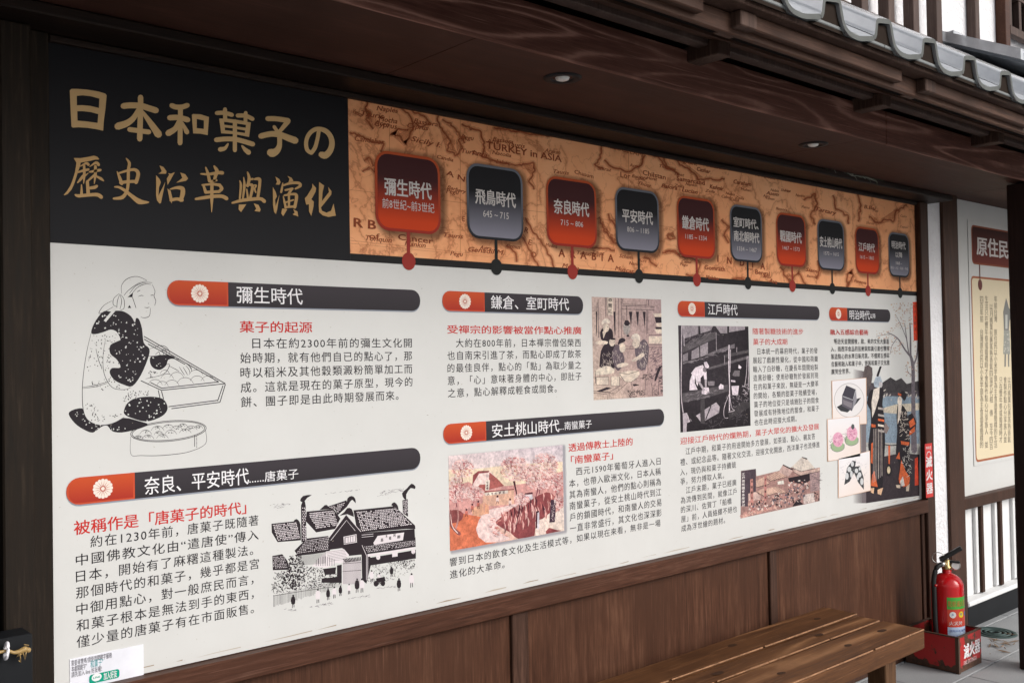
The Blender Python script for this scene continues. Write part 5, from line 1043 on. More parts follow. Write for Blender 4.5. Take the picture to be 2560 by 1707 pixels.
# ground, water, far trees
LK = (.22, .29, .36)
x_r = xr; zz = lambda p: PX(p)[1]; xx_ = lambda p: PX(p)[0]
def blend(poly, col):  # left side fades into the board
    n = []
    for p in poly: n.append((*col, 0.0 if p[0] < 285 else 1.0))
    return n
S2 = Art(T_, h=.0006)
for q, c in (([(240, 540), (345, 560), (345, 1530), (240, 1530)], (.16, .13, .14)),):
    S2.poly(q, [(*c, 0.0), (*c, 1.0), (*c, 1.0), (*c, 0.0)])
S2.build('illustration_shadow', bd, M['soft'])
a.h = .0008
def clipx(pts): return [(min(p[0], 734), p[1]) for p in pts]
a.poly([(340, 640), (735, 650), (735, 760), (340, 760)], (.07, .06, .07)); a.poly([(340, 740), (735, 740), (735, 1200), (340, 1200)], LK)
a.poly([(340, 1200), (480, 1180), (560, 1160), (735, 1120), (735, 1475), (560, 1497), (340, 1530)], (.04, .03, .036)); a.up()
a.poly([(460, 640), (520, 600), (560, 625), (600, 605), (640, 650), (690, 635), (735, 625), (735, 700), (460, 720)], (.05, .045, .05), 1); a.poly([(330, 520), (385, 530), (380, 640), (345, 700), (320, 640)], (.10, .08, .08), 2)
a.poly([(460, 830), (560, 800), (735, 790), (735, 840), (560, 870), (470, 860)], (.58, .52, .42), 1); a.poly([(340, 1080), (735, 1090), (735, 1170), (600, 1160), (340, 1210)], (.40, .40, .38), 1)
for k in range(9): a.stroke([(500+rg.uniform(-40, 60), 900+k*22), (560+rg.uniform(-20, 120), 905+k*22)], 3, (.2, .25, .3), 0)
a.scatter([(470, 690), (730, 670), (730, 760), (470, 770)], 22, (8, 18), (.5, .46, .42), 0, .35, 6, rg)
a.up()
# tree
TR = (.15, .13, .15)
a.stroke([(695, 1140), (690, 900), (688, 700), (686, 520), (668, 440)], (44, 34, 26, 26, 18), TR); a.stroke([(672, 450), (630, 400), (570, 310), (490, 265)], (16, 12, 9, 4), TR); a.stroke([(668, 440), (668, 320), (664, 200)], (16, 12, 8), TR); a.stroke([(655, 430), (640, 320), (625, 200)], (9, 7, 3), TR); a.stroke([(690, 510), (715, 440), (722, 330)], (14, 10, 5), TR)
a.stroke([(570, 310), (530, 370), (520, 430)], (5, 4, 2), TR); a.stroke([(640, 320), (600, 220), (560, 140)], (5, 4, 2), TR); a.stroke([(530, 280), (450, 290), (415, 300)], (4, 3, 2), TR); a.stroke([(690, 600), (650, 560), (640, 510)], (5, 4, 2), TR)
for reg, n in (([(410, 260), (560, 230), (560, 330), (430, 320)], 34), ([(520, 60), (690, 40), (680, 240), (560, 240)], 110), ([(500, 340), (620, 330), (600, 430), (500, 420)], 40), ([(630, 480), (690, 470), (680, 620), (630, 600)], 24), ([(690, 330), (730, 340), (725, 600), (695, 600)], 20)): a.scatter(reg, n, (3, 7), [(.58, .42, .30), (.45, .34, .26), (.5, .3, .25)], 0, .7, 5, rg)
a.poly([(684, 45), (718, 42), (721, 328), (692, 330)], (.60, .05, .02)); a.poly([(700, 1200), (722, 1190), (728, 1395), (700, 1400)], (.55, .06, .03)); a.up()
for i, ch in enumerate('日本橋春景色'): f = lambda p: (2050+p[0]/2.958, 740+p[1]/2.958); put(a, ch, f((695, 75+i*42)), f((711, 75+i*42)), 8, (.22, .06, .04), .01)
for i in range(6): a.squiggle([(655, 60+i*22), (670, 60+i*22), (670, 78+i*22), (655, 78+i*22)], 3, (8, 14), 3, (.35, .3, .28), rg=rg)
# lady 1 (left) and lady 2 (right)
BK = (.018, .014, .018); OR = (.58, .12, .04); CRM = (.70, .62, .54)
a.poly([(395, 690), (440, 640), (468, 700), (460, 800), (475, 900), (480, 1100), (470, 1230), (465, 1380), (440, 1440), (375, 1440), (370, 1250), (355, 1100), (375, 950), (370, 840), (345, 790), (370, 700)], BK, 2)
a.poly([(415, 590), (440, 520), (455, 520), (430, 600)], BK); a.poly([(395, 640), (410, 600), (445, 590), (462, 640), (440, 680), (400, 670)], (.38, .45, .52), 1); a.up()
a.poly([(395, 690), (440, 670), (435, 750), (405, 850), (385, 900), (380, 780)], (.66, .60, .54), 1); a.ell(447, 655, 14, 22, (.44, .42, .44))
for y in (820, 870, 905, 945, 985): a.poly([(428, y), (472, y+8), (474, y+24), (428, y+16)], rg.choice([CRM, OR, (.4, .36, .34)]))
a.poly([(378, 945), (410, 950), (410, 970), (380, 968)], OR); a.poly([(385, 1320), (400, 1290), (425, 1410), (375, 1400)], OR); a.poly([(378, 1090), (390, 1080), (388, 1240), (375, 1230)], OR)
for q in ([(372, 1420), (400, 1415), (395, 1460), (375, 1450)], [(425, 1430), (465, 1415), (450, 1470), (425, 1460)]): a.poly(q, (.62, .40, .26), 1)
for k in range(6): a.stroke([(395+k*12, 980), (392+k*13, 1380-k*10)], 3.5, rg.choice([CRM, (.3, .26, .26), (.5, .44, .4)]), 0, cap=False)
a.poly([(480, 930), (512, 975), (490, 1020), (470, 1000)], (.22, .17, .16)); a.stroke([(470, 1095), (520, 1103), (570, 1100)], 7, BK); a.poly([(503, 1105), (518, 1105), (515, 1240), (505, 1240)], OR); a.poly([(485, 1290), (500, 1240), (530, 1270), (525, 1320), (495, 1330)], BK, 2); a.ell(507, 1285, 12, 28, (.62, .52, .36))
a.poly([(575, 790), (600, 800), (640, 850), (655, 960), (665, 1080), (660, 1180), (670, 1330), (640, 1400), (600, 1380), (575, 1390), (585, 1250), (560, 1160), (570, 1000), (565, 900)], BK, 2); a.poly([(570, 770), (590, 715), (620, 700), (640, 740), (620, 775), (600, 745)], BK, 2)
a.poly([(650, 880), (680, 865), (712, 930), (705, 985), (670, 1030), (645, 990)], BK, 1); a.up()
a.ell(588, 775, 17, 36, CRM); a.poly([(577, 800), (605, 805), (590, 900), (572, 950)], CRM, 1); a.poly([(560, 1200), (585, 1150), (590, 1205)], OR); a.poly([(580, 1350), (600, 1210), (630, 1290), (665, 1340), (655, 1400), (615, 1410), (585, 1380)], OR, 1)
for q in ([(655, 930), (690, 900), (705, 945), (665, 975)], [(660, 1000), (700, 960), (700, 1000), (660, 1030)], [(595, 1070), (660, 1080), (655, 1105), (600, 1095)], [(575, 715), (600, 725), (598, 740), (575, 730)]): a.poly(q, OR, 1)
a.poly([(590, 1370), (612, 1330), (625, 1400), (600, 1405)], (.6, .58, .56)); a.squiggle([(590, 830), (650, 870), (665, 1060), (600, 1040)], 40, (12, 34), 4, CRM, rg=rg); a.squiggle([(610, 1110), (665, 1110), (665, 1320), (620, 1260)], 40, (12, 34), 4, (.5, .48, .45), rg=rg)
for q in ([(560, 1395), (595, 1395), (590, 1420), (565, 1415)], [(635, 1410), (662, 1385), (655, 1440), (635, 1440)]): a.poly(q, (.55, .45, .36), 1)
a.build('illustration', bd, M['picture'], 'colour print of two ladies in dark kimono beside a lake')
# sweet cards
def card(T, cs, h=.0026):
    a = Art(T, h=h-.0003); p = [a.P(*c) for c in cs]; a.add(p, (.60, .36, .24)); a.up(1.5e-4)
    cx = sum(q[0] for q in p)/4; cz = sum(q[1] for q in p)/4; q = [(cx+(x-cx)*.965, cz+(z-cz)*.98) for x, z in p]
    a.add(q, [(.74, .72, .74), (.74, .72, .74), (.74, .62, .56), (.74, .66, .62)]); a.up(); return a
a = card(T_, [(82, 625), (340, 603), (343, 945), (88, 960)])
a.ell(212, 770, 112, 128, (.45, .42, .42), 30); a.up(); a.ell(212, 770, 108, 123, (.70, .67, .67), 30); a.up(); a.poly([(120, 820), (170, 790), (300, 750), (270, 790), (200, 860), (150, 850)], (.04, .04, .045), 1)
a.up(); a.poly([(160, 735), (190, 660), (262, 690), (245, 765)], (.05, .045, .06)); a.poly([(160, 735), (245, 765), (232, 850), (158, 810)], (.10, .09, .11)); a.poly([(245, 765), (262, 690), (268, 770), (232, 850)], (.26, .25, .28)); a.up(); a.stroke([(165, 740), (240, 768), (260, 695)], 4, (.5, .5, .52), 0); a.poly([(165, 765), (235, 790), (230, 830), (170, 800)], (.2, .18, .2))
a.build('sweet_picture', bd, label='card showing a dark jelly cube on a round plate')
a = card(T_, [(48, 910), (290, 885), (297, 1185), (52, 1222)], .0031)
for cx, cy in ((125, 1075), (228, 1030)):
    a.ell(cx, cy+32, 50, 42, (.30, .40, .24), 16); a.up(6e-5); a.ell(cx+4, cy-15, 40, 55, (.66, .33, .44), 16); a.up(6e-5)
    a.squiggle([(cx-30, cy-50), (cx+30, cy-50), (cx+35, cy+15), (cx-30, cy+20)], 46, (10, 26), 4, [(.45, .15, .26), (.75, .5, .58)], rg=rg); a.stroke([(cx-50, cy+20), (cx-40, cy+60), (cx, cy+75), (cx+45, cy+55), (cx+50, cy+20)], 4, (.15, .16, .15)); a.squiggle([(cx-52, cy-20), (cx-40, cy-50), (cx-30, cy+40), (cx-50, cy+50)], 14, (10, 24), 3, (.2, .22, .2), rg=rg)
a.ell(238, 965, 12, 20, (.08, .09, .09)); a.build('sweet_picture', bd, label='card showing two pink and green sweets')
a = card(T_, [(130, 1200), (366, 1142), (372, 1437), (130, 1492)], .0031)
a.squiggle([(150, 1260), (240, 1190), (340, 1240), (350, 1380), (320, 1420), (180, 1380)], 70, (10, 26), 2.5, (.45, .43, .45), rg=rg)
a.poly([(175, 1395), (195, 1270), (235, 1215), (262, 1220), (245, 1310), (215, 1370)], (.05, .05, .055), 1); a.poly([(245, 1300), (250, 1260), (290, 1255), (318, 1340), (320, 1430), (280, 1380)], (.05, .05, .055), 1); a.up()
for cx, cy, rx, ry in ((235, 1240, 12, 20), (212, 1280, 15, 20), (195, 1330, 13, 26), (228, 1315, 10, 26), (265, 1290, 13, 18), (288, 1320, 14, 20), (305, 1370, 12, 26), (275, 1340, 9, 20), (290, 1275, 9, 14)): a.ell(cx, cy, rx, ry, (.55, .55, .56), 10)
a.build('sweet_picture', bd, label='card showing sliced filled rolls in black and white')

# ================================================================== STICKERS
stk = empty('sticker', 'small white sticker with green button at the lower left corner of the long board', 'sticker', (at(175, 1660).x, -.0015, ZB))
def put_at(a, t, x0, x1, z, h, col, bold=0, shear=0):
    V, F = glyphs(t, bold, shear); lat = all(ord(c) < 0x2000 for c in t); cy, ch = (LY, LH) if lat else (CY, CH)
    xm = min(v[0] for v in V); xM = max(v[0] for v in V)
    lay(a, V, F, lambda vx, vy: (x0+(vx-xm)/(xM-xm)*(x1-x0), z+(vy-cy)/ch*h), col, bold)
sx0, sx1 = at(174, 1680).x, at(358, 1640).x; sz1 = at(178, 1643).z; sz0 = ZB-.012; sz1b = at(356, 1612).z; sz1 = (sz1+sz1b)/2
bm = bmesh.new(); bm_box(bm, sx0, sx1, -.0021, -.0006, sz0, sz1); done(bm, 'sticker_sheet', plain('sticker_paper', (.74, .74, .80), .4, bmp=0), stk)
a = Art(h=.0027); W_s = sx1-sx0; H_s = sz1-sz0
put_at(a, '需要導覽嗎?請使用關鍵字服務', sx0+.02*W_s, sx0+.56*W_s, sz0+.88*H_s, .0125, (.10, .09, .11)); put_at(a, '本處關鍵字"', sx0+.02*W_s, sx0+.22*W_s, sz0+.72*H_s, .0125, (.10, .09, .11)); put_at(a, '和菓子"', sx0+.27*W_s, sx0+.44*W_s, sz0+.74*H_s, .017, (.04, .30, .32)); put_at(a, '請先加入 line 好友喔!', sx0+.02*W_s, sx0+.42*W_s, sz0+.56*H_s, .0125, (.10, .09, .11))
a.build('lettering', stk)
a = Art(h=.0027); gx0, gx1, gz0, gz1 = sx0+.25*W_s, sx0+.66*W_s, sz0+.20*H_s, sz0+.45*H_s
a.add(rrect(gx0, gx1, gz0, gz1, .006), (.0, .30, .20)); a.up(2e-4)
a.add([(gx0+.017+.0115*math.cos(t), (gz0+gz1)/2+.002+.009*math.sin(t)) for t in [2*math.pi*k/18 for k in range(18)]], (.78, .78, .78)); a.add([(gx0+.012, gz0+.009), (gx0+.020, gz0+.009), (gx0+.013, gz0+.003)], (.78, .78, .78)); a.up(2e-4)
put_at(a, 'LINE', gx0+.009, gx0+.025, (gz0+gz1)/2+.002, .0042, (.0, .30, .20), .02); put_at(a, '加入好友', gx0+.033, gx1-.006, (gz0+gz1)/2, .0165, (.78, .78, .78), .012)
a.build('button', stk)
# red strip on the post
rs = empty('warning_strip', 'narrow red vertical strip with white characters on the dark post right of the long board', 'sticker', (at(2321, 1244, -.03).x, -.031, at(2321, 1244, -.03).z))
ra, rb_ = at(2313, 1175, -.03).x, at(2331, 1175, -.03).x; rz1, rz0 = at(2321, 1108, -.03).z, at(2321, 1243, -.03).z
ra = min(ra, pr-.045); rb_ = pr-.003 if rb_ > pr-.003 else rb_
bm = bmesh.new(); bm_box(bm, ra, rb_, -.0315, -.0302, rz0, rz1); done(bm, 'strip_sheet', plain('red_sticker', (.62, .03, .025), .4, bmp=0), rs)
a = Art(Y=-.03, h=.0021); hh = rz1-rz0
for i, ch in enumerate('滅火器'): put_at(a, ch, ra+.006, rb_-.006, rz0+hh*(.70-.245*i)-.012, hh*.19, (.78, .76, .76), .02)
put_at(a, 'FIRE', ra+.012, rb_-.012, rz1-.022, .014, (.78, .76, .76))
cxs = (ra+rb_)/2
a.add([(cxs+r_*math.cos(t), rz1-.062+r_*.9*math.sin(t)) for r_, ts in ((.026, (0, .6, 1.2, 1.9, 2.5, 3.14)), (.021, (3.14, 2.5, 1.9, 1.2, .6, 0))) for t in ts], (.78, .76, .76))
a.build('lettering', rs)

# ================================================================== SECOND BOARD (beside the column)
YS = .042
sb = empty('second_board', 'cream printed board with red heading and columns of vertical text, half hidden by the column', 'information board', (at(2440, 1100, YS).x, YS, .9))
def atS(u, v): return at(u, v, YS)
x0 = atS(2432, 900).x; x1 = x0+1.1; z1 = atS(2432, 690).z; z0 = atS(2436, 1156).z
bm = bmesh.new(); bm_box(bm, x0-.02, x1+.02, YS-.001, YS+.002, z0-.02, atS(2430, 560).z+.02); done(bm, 'backing_sheet', M['white'], sb)
a = Art(Y=YS, h=.0018); a.add(rrect(x0, x1, z0, z1, .03), (.36, .12, .06)); a.up(2e-4); a.add(rrect(x0+.01, x1-.01, z0+.012, z1-.012, .024), (.70, .60, .42)); a.build('text_panel', sb)
a = Art(Y=YS, h=.0018); hz1, hz0 = atS(2428, 562).z, atS(2430, 660).z; hx0 = atS(2428, 600).x; a.add(rrect(hx0, hx0+1.2, hz0, hz1, .03), (.26, .07, .035)); a.up(2e-4); shaded_strip(a, rrect(hx0+.01, hx0+1.19, hz0+.01, hz1-.01, .024), hz0+.01, hz1-.01, lambda t: lerp((.17, .028, .018), (.04, .012, .010), t)); a.up(3e-4)
put(a, '原住民', (2441, 616), (2519, 626), 44, (.66, .62, .60), .02)
xc = atS(2449, 700).x; a.add([(xc-.006, atS(2449, 708).z), (xc+.006, atS(2449, 708).z), (xc+.006, hz0), (xc-.006, hz0)], (.14, .05, .04)); a.up(2e-4); a.add([(xc+.028*math.cos(t), atS(2449, 712).z+.032*math.sin(t)) for t in [2*math.pi*k/18 for k in range(18)]], (.14, .04, .035)); a.build('heading_panel', sb)
a = Art(Y=YS, h=.0026); rg = random.Random(6)
seq = '四百年前台灣原住民以小米芋頭為主食過著簡樸的生活只在豐年祭或婚禮時才會製作點心分享族人並以月桃葉包裹蒸熟香氣四溢代代相傳至今'
k_ = 0
for ci, u in enumerate((2453, 2465, 2477, 2488)):
    v = 748 if ci != 2 else 768
    while v < 1120:
        if rg.random() < .06: v += 17; continue
        xx = atS(u, v).x; zz_ = atS(u, v).z; put_at(a, seq[k_ % len(seq)], xx-.021, xx+.021, zz_, .036, (.20, .17, .13), .004); k_ += 1; v += 16.5
for ci, u in enumerate((2501, 2512, 2522)):
    v = 950
    while v < 1100:
        xx = atS(u, v).x; put_at(a, seq[k_ % len(seq)], xx-.021, xx+.021, atS(u, v).z, .036, (.20, .17, .13), .004); k_ += 1; v += 16.5
a.build('vertical_text', sb)
a = Art((2200, 450, 2.85), Y=YS, h=.0026); GY = (.20, .20, .19)
a.poly([(895, 840), (905, 870), (915, 910), (935, 940), (930, 980), (920, 1000), (915, 1070), (880, 1070), (875, 940), (885, 890)], GY, 1); a.poly([(880, 1070), (920, 1070), (925, 1240), (875, 1240)], (.30, .30, .27), 1); a.poly([(885, 1240), (895, 1240), (893, 1330), (883, 1330)], GY); a.poly([(908, 1240), (918, 1240), (918, 1330), (910, 1330)], GY); a.up(); a.poly([(890, 960), (905, 960), (905, 1060), (890, 1060)], (.5, .5, .46)); a.squiggle([(880, 1090), (920, 1090), (920, 1230), (880, 1230)], 24, (8, 20), 4, (.55, .52, .45), rg=rg); a.build('figure_picture', sb)

# ================================================================== DOWNLIGHTS
for (u, v, lab) in ((1406, 195, 'round recessed downlight in the soffit, the nearer one above the map band'), (2033, 361, 'round recessed downlight in the soffit, the farther one near the right end')):
    d = ray(u, v); t = .8/d.z; x, y = d.x*t, -CAMD+d.y*t
    o = empty('downlight', lab, 'ceiling light', (x, y, 2.30), 'recessed lights in the soffit')
    pr_ = lambda n, p, m: lathe(n, p, m, o, 36, (x, y, 2.2995), cap=False)
    pr_('trim_ring', [(.030, -.0005), (.034, -.004), (.052, -.004), (.056, 0)], M['black'])
    pr_('cup', [(.030, -.0006), (.026, .003), (.010, .004), (.0001, .004)], M['rubber'])
    lathe('lens', [(.021, .0005), (.018, -.006), (.010, -.009), (.0001, -.010)], M['lens'], o, 24, (x, y, 2.300), cap=False)

# ================================================================== BENCH
bn = empty('wooden_bench', 'low brown wooden bench of three planks in front of the panelled wall', 'bench', (3.0, -.32, 0))
bm = None
for (ya, yb), (xa, xb), zt in (((-.552, -.378), (1.95, 3.762), .420), ((-.364, -.266), (1.95, 3.768), .418), ((-.250, -.092), (1.95, 3.795), .420)):
    bm = bmesh.new(); bm_box(bm, xa, xb, ya, yb, zt-.078, zt, .006, 2)
    done(bm, 'seat_plank', M['bench'], bn)
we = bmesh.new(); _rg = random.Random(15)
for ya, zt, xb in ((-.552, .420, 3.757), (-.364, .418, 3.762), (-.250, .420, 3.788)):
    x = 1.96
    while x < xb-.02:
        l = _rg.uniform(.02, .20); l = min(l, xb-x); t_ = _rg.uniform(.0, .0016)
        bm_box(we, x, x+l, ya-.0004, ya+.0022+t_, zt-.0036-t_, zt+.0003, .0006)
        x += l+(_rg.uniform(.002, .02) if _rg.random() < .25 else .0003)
done(we, 'worn_lit_edge', plain('worn_lit_wood', (.33, .175, .095), .6, var=.45, nscale=30, bmp=.2, spec=.2), bn)  # pale strips: edge wear plus the lit plank faces painted in as colour
_kn = bmesh.new()
for x, y in ((3.60, -.18), (3.05, -.16), (3.40, -.31), (2.75, -.32), (3.35, -.46), (3.62, -.45), (2.9, -.47)):
    rr = _rg.uniform(.010, .016); cv = _kn.verts.new((x, y, .4209)); R0 = [_kn.verts.new((x+rr*1.9*math.cos(t), y+rr*math.sin(t)*_rg.uniform(.8, 1.1), .4209)) for t in [2*math.pi*k/12 for k in range(12)]]
    for k in range(12): _kn.faces.new((cv, R0[k], R0[(k+1) % 12]))
done(_kn, 'knot', plain('dark_knot', (.045, .020, .010), .6, var=.3, nscale=60, bmp=.2, spec=.2), bn)
for x in (2.08, 3.50): box('cross_beam', M['bench_leg'], bn, x+.012, x+.068, -.50, -.14, .275, .341, .004)
for x in (2.08, 3.50):
    for y in (-.525, -.19): box('leg', M['bench_leg'], bn, x, x+.082, y, y+.075, 0, .3405, .004)
box('stretcher', M['bench_leg'], bn, 2.165, 3.498, -.35, -.30, .13, .19, .004)

# ================================================================== EXTINGUISHER AND ITS BOX
BX = empty('extinguisher_box', 'open rusty red metal box with white characters on the paving beside the bench', 'box', (4.71, -.18, 0))
x0, x1, y0, y1, zt = 4.590, 4.832, -.303, -.045, .166
box('side_panel', M['redbox'], BX, x0, x1, y0, y0+.006, .004, zt, .001, 'street side panel'); box('side_panel', M['redbox'], BX, x0, x1, y1-.006, y1, .004, zt, .001)
box('side_panel', M['redbox'], BX, x0, x0+.006, y0+.0065, y1-.0065, .004, zt, .001); box('side_panel', M['redbox'], BX, x1-.006, x1, y0+.0065, y1-.0065, .004, zt, .001)
box('base_panel', M['redbox'], BX, x0+.0065, x1-.0065, y0+.0065, y1-.0065, .004, .012, 0)
rust = plain('rusty_edge_angle', (.07, .035, .02), .7, bmp=.3)
bm = bmesh.new()
for c in ((x0-.002, x0+.014, y0-.002, y0+.0), (x0-.002, x0, y0, y0+.014)): bm_box(bm, *c, 0, zt+.002)
for c in ((x0-.002, x1+.002, y0-.003, y0+.009), (x0-.002, x1+.002, y1-.009, y1+.003)): bm_box(bm, *c, zt+.0005, zt+.006)
for c in ((x0-.003, x0+.009, y0+.0095, y1-.0095), (x1-.009, x1+.003, y0+.0095, y1-.0095)): bm_box(bm, *c, zt+.0005, zt+.006)
done(bm, 'rim', rust, BX)
a = Art(Y=y0, h=.0012)
put_at(a, '滅火器', x0+.055, x1-.015, .092, .062, (.78, .74, .76), .02); put_at(a, 'FIRE EXTINGU', x0+.05, x1-.055, .042, .018, (.70, .45, .45), .01); a.build('lettering', BX)
EX = empty('fire_extinguisher', 'red fire extinguisher with black hose standing in the rusty red box', 'fire extinguisher', (4.735, -.19, .0125))
ex, ey, ez = 4.735, -.19, .0125; r = .074
cyl = [(.055, 0), (.068, .004), (r, .014), (r, .36)]+[(r*math.cos(t)*.999+.0 if math.cos(t)*r > .021 else .021, .36+.062*math.sin(t)) for t in [i*math.pi/2/9 for i in range(1, 9)]]+[(.021, .425), (.021, .438)]
lathe('cylinder', cyl, M['red'], EX, 56, (ex, ey, ez))
lathe('valve', [(.019, .436), (.023, .440), (.023, .452), (.016, .456), (.016, .482), (.012, .486)], M['brass'], EX, 24, (ex, ey, ez))
# direction along the handle: mostly along +x (to the right and up in the picture)
bm = bmesh.new(); bm_box(bm, -.035, .082, -.016, .016, -.010, .010, .004); bm.transform(Matrix.Translation((ex, ey, ez+.500)) @ Matrix.Rotation(math.radians(-60), 4, 'Z') @ Matrix.Rotation(math.radians(-33), 4, 'Y')); done(bm, 'squeeze_lever', M['rubber'], EX)
bm = bmesh.new(); bm_box(bm, -.030, .060, -.012, .012, -.005, .005, .003); bm.transform(Matrix.Translation((ex, ey, ez+.478)) @ Matrix.Rotation(math.radians(-60), 4, 'Z') @ Matrix.Rotation(math.radians(4), 4, 'Y')); done(bm, 'carry_handle', M['rubber'], EX)
gm = Matrix.Translation((ex+.020, ey-.034, ez+.458)) @ Vector((-.80, -.58, .12)).to_track_quat('Z', 'Y').to_matrix().to_4x4()
lathe('gauge', [(.0, -.012), (.021, -.012), (.0225, -.008), (.0225, .006), (.019, .009)], M['steel'], EX, 28, (0, 0, 0), False, gm); lathe('gauge_face', [(.0001, .0075), (.0192, .0075)], M['glass'], EX, 28, (0, 0, 0), False, gm)
lathe('hose_nut', [(.013, -.02), (.013, .018), (.009, .02)], M['steel'], EX, 8, (0, 0, 0), True, Matrix.Translation((ex-.028, ey+.004, ez+.466)) @ Matrix.Rotation(math.radians(90), 4, 'Y'))
tube('hose', [(ex-.040, ey+.004, ez+.466), (ex-.064, ey+.018, ez+.452), (ex-.080, ey+.026, ez+.40), (ex-.084, ey+.024, ez+.33), (ex-.085, ey+.022, ez+.20), (ex-.082, ey+.018, ez+.06)], .0115, M['rubber'], EX, 14)
tube('nozzle', [(ex-.082, ey+.018, ez+.065), (ex-.084, ey+.004, ez+.03), (ex-.080, ey-.030, ez+.018)], (.013, .012, .016), M['rubber'], EX, 14)
ring = [(ex-.024+.012*math.cos(t), ey+.028-.026*math.cos(t), ez+.492+.026*math.sin(t)) for t in [2*math.pi*k/16 for k in range(17)]]; tube('safety_ring', ring, .0022, M['steel'], EX, 6, 2)
tube('clip', [(ex-.076, ey+.02, ez+.37), (ex-.092, ey+.012, ez+.372)], .006, M['red'], EX, 8)
# curved label wrapped on the cylinder, facing the street
def curved(name, th0, th1, z0, z1, col, rr=r+.0008, n=14):
    bm = bmesh.new(); A = []; 
    for k in range(n+1):
        t = math.radians(th0+(th1-th0)*k/n); A.append((bm.verts.new((ex+rr*math.cos(t), ey+rr*math.sin(t), ez+z0)), bm.verts.new((ex+rr*math.cos(t), ey+rr*math.sin(t), ez+z1))))
    for p_, q_ in zip(A, A[1:]): bm.faces.new((p_[0], q_[0], q_[1], p_[1]))
    return done(bm, name, plain(name+'_print', col, .35, bmp=0, var=.03), EX, smooth=True)
curved('label_green', -157, -60, .262, .318, (.07, .40, .05)); curved('label_red', -157, -60, .178, .2615, (.62, .06, .03)); curved('label_blue', -157, -60, .03, .1775, (.50, .62, .80))
def wrap_text(t, th0, th1, z, h, col, bold=.01, disc=None):
    """letters wrapped round the cylinder"""
    V, F = glyphs(t, bold); lat = all(ord(c) < 0x2000 for c in t); cy, ch = (LY, LH) if lat else (CY, CH); xm = min(v[0] for v in V); xM = max(v[0] for v in V); rr = r+.0022
    vs = []
    for vx, vy in V:
        an = math.radians(th0+(vx-xm)/(xM-xm)*(th1-th0)); vs.append((ex+rr*math.cos(an), ey+rr*math.sin(an), ez+z+(vy-cy)/ch*h))
    me = bpy.data.meshes.new('label_text'); me.from_pydata(vs, [], F); link('label_text', me, col, EX)
wc = plain('label_ink_white', (.75, .74, .72), .4, bmp=0); yc = plain('label_ink_yellow', (.80, .62, .02), .4, bmp=0); bc = plain('label_ink_blue', (.10, .16, .42), .4, bmp=0); oc = plain('label_ink_orange', (.55, .18, .04), .4, bmp=0)
wrap_text('乾粉滅火器', -154, -80, .288, .028, oc, .01); wrap_text('火災時', -152, -100, .196, .018, wc)
def disc(th, z, rad, m, lift=.0015):
    bm = bmesh.new(); rr = r+lift; c = bm.verts.new((ex+rr*math.cos(math.radians(th)), ey+rr*math.sin(math.radians(th)), ez+z)); R0 = []
    for k in range(20):
        t = 2*math.pi*k/20; an = math.radians(th)+rad*math.cos(t)/r; R0.append(bm.verts.new((ex+rr*math.cos(an), ey+rr*math.sin(an), ez+z+rad*math.sin(t))))
    for k in range(20): bm.faces.new((c, R0[k], R0[(k+1) % 20]))
    done(bm, 'label_disc', m, EX)
disc(-138, .236, .015, wc); disc(-104, .236, .015, yc); disc(-76, .236, .012, bc)
wrap_text('A', -142, -134, .238, .011, bc); wrap_text('B', -108, -100, .238, .011, bc)
for i in range(5): wrap_text('使用方法請拉開安全插梢'[i:i+7], -151, -78, .16-i*.026, .011, bc, 0)

# ================================================================== DRAIN COVER, DRY LEAVES
dz = at(0, 0)
def floor_pt(u, v): d = ray(u, v); t = -CAMZ/d.z; return d.x*t, -CAMD+d.y*t
dx_, dy_ = floor_pt(2488, 1582)
DR = empty('drain_cover', 'round dark green slotted drain cover set in the paving near the plinth', 'drain cover', (dx_, dy_, 0))
gr = plain('green_cast_iron', (.05, .085, .08), .5, metal=.4, bmp=.3)
lathe('rim', [(.088, .0015), (.090, .005), (.104, .006), (.108, .0015)], gr, DR, 40, (dx_, dy_, .001), cap=False)
lathe('plate', [(.0001, .003), (.087, .003)], M['dark'], DR, 40, (dx_, dy_, .001), cap=False)
for rr in (.025, .05, .072): lathe('ring_bar', [(rr-.006, .003), (rr-.006, .006), (rr+.006, .006), (rr+.006, .003)], gr, DR, 36, (dx_, dy_, .0012), cap=False)
rg = random.Random(4); lx, ly = floor_pt(2500, 1612)
bm = bmesh.new()
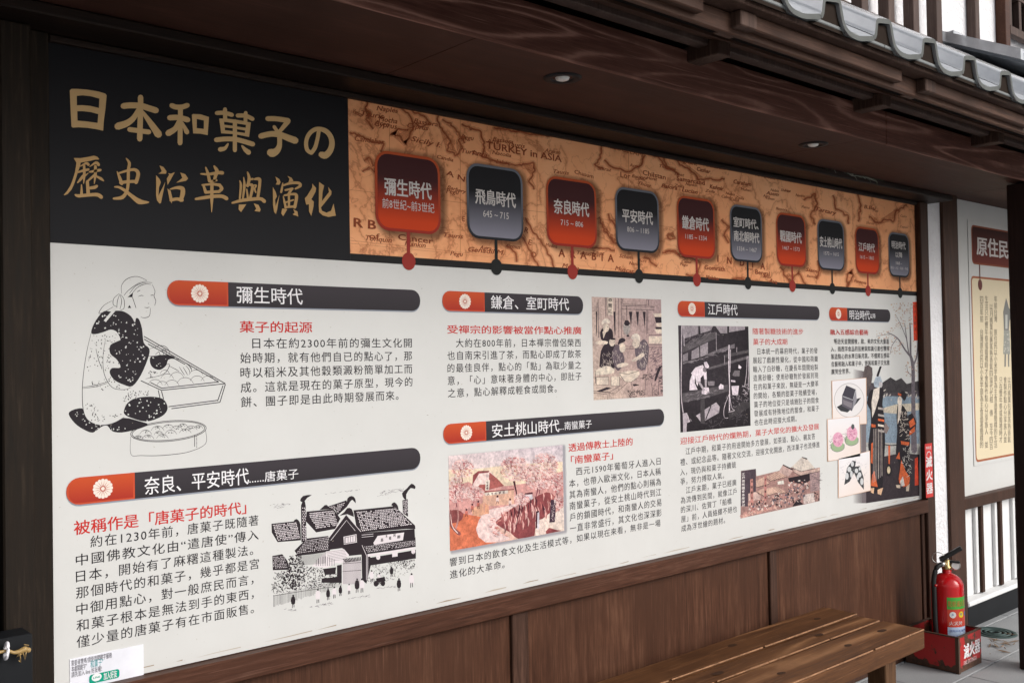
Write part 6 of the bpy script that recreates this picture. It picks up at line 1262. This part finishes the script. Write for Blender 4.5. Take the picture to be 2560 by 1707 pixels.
for k in range(22):
    x, y = lx+rg.gauss(0, .10), ly+rg.gauss(0, .045); an = rg.uniform(0, 3.1); L = rg.uniform(.015, .05); wd = rg.uniform(.002, .009)
    p = [Vector((x+math.cos(an)*s_*L-math.sin(an)*t_*wd, y+math.sin(an)*s_*L+math.cos(an)*t_*wd, .004+rg.uniform(0, .006))) for s_, t_ in ((-1, 0), (0, -1), (1, 0), (0, 1))]
    bm.faces.new([bm.verts.new(q) for q in p])
o = done(bm, 'dry_leaves', plain('dry_leaf', (.20, .13, .08), .8, bmp=.1)); tag(o, 'scatter of dry leaf scraps on the paving by the drain cover', 'dry leaves', kind='stuff')

# ================================================================== LEFT: BLACK BOX WITH GOLDEN MANTIS ORNAMENT
yq = -.13
bxr = at(82, 1620, yq).x; bzt = at(40, 1590, yq).z
BB = box('black_box', M['black'], None, bxr-.34, bxr, yq, -.058, .10, bzt, .003); tag(BB, 'matt black box fixed to the dark left post, seen at the lower left edge', 'box')
g_ = [at(u, v, yq-.02) for u, v in ((-30, 1636), (0, 1629), (20, 1626), (34, 1630), (48, 1628), (62, 1622), (70, 1624))]
MN = empty('mantis_ornament', 'golden straw mantis threaded through a white plastic ring in front of the black box', 'ornament', g_[2])
tube('body', g_, (.0035, .0035, .003, .0035, .005, .0065, .0035), M['gold'], MN, 10)
c_ = at(16, 1626, yq-.02); rp = [c_+Vector((.002*math.sin(t), .011*math.cos(t), .016*math.sin(t))) for t in [2*math.pi*k/20 for k in range(21)]]; tube('ring', rp, .0034, M['ring'], MN, 10, 1)
for A in (((52, 1628), (42, 1641), (56, 1633)), ((57, 1627), (63, 1648), (66, 1628)), ((50, 1630), (52, 1655), (47, 1650)), ((66, 1620), (72, 1612), (60, 1610))):
    tube('leg', [at(u, v, yq-.022) for u, v in A], .0011, M['gold'], MN, 6, 1)
hp = at(71, 1624, yq-.02); lathe('head', [(.0001, -.006), (.004, -.004), (.0055, 0), (.004, .004), (.0001, .006)], M['gold'], MN, 12, hp, cap=False)
bpy.data.objects.remove(_to)
for o in list(C.objects):
    if o.name.split('.')[0] in ('worn_lit_edge', 'knot', 'grime', 'stain', 'map_coastlines', 'map_shading', 'map_lettering', 'vertical_text'): o['kind'] = 'stuff'
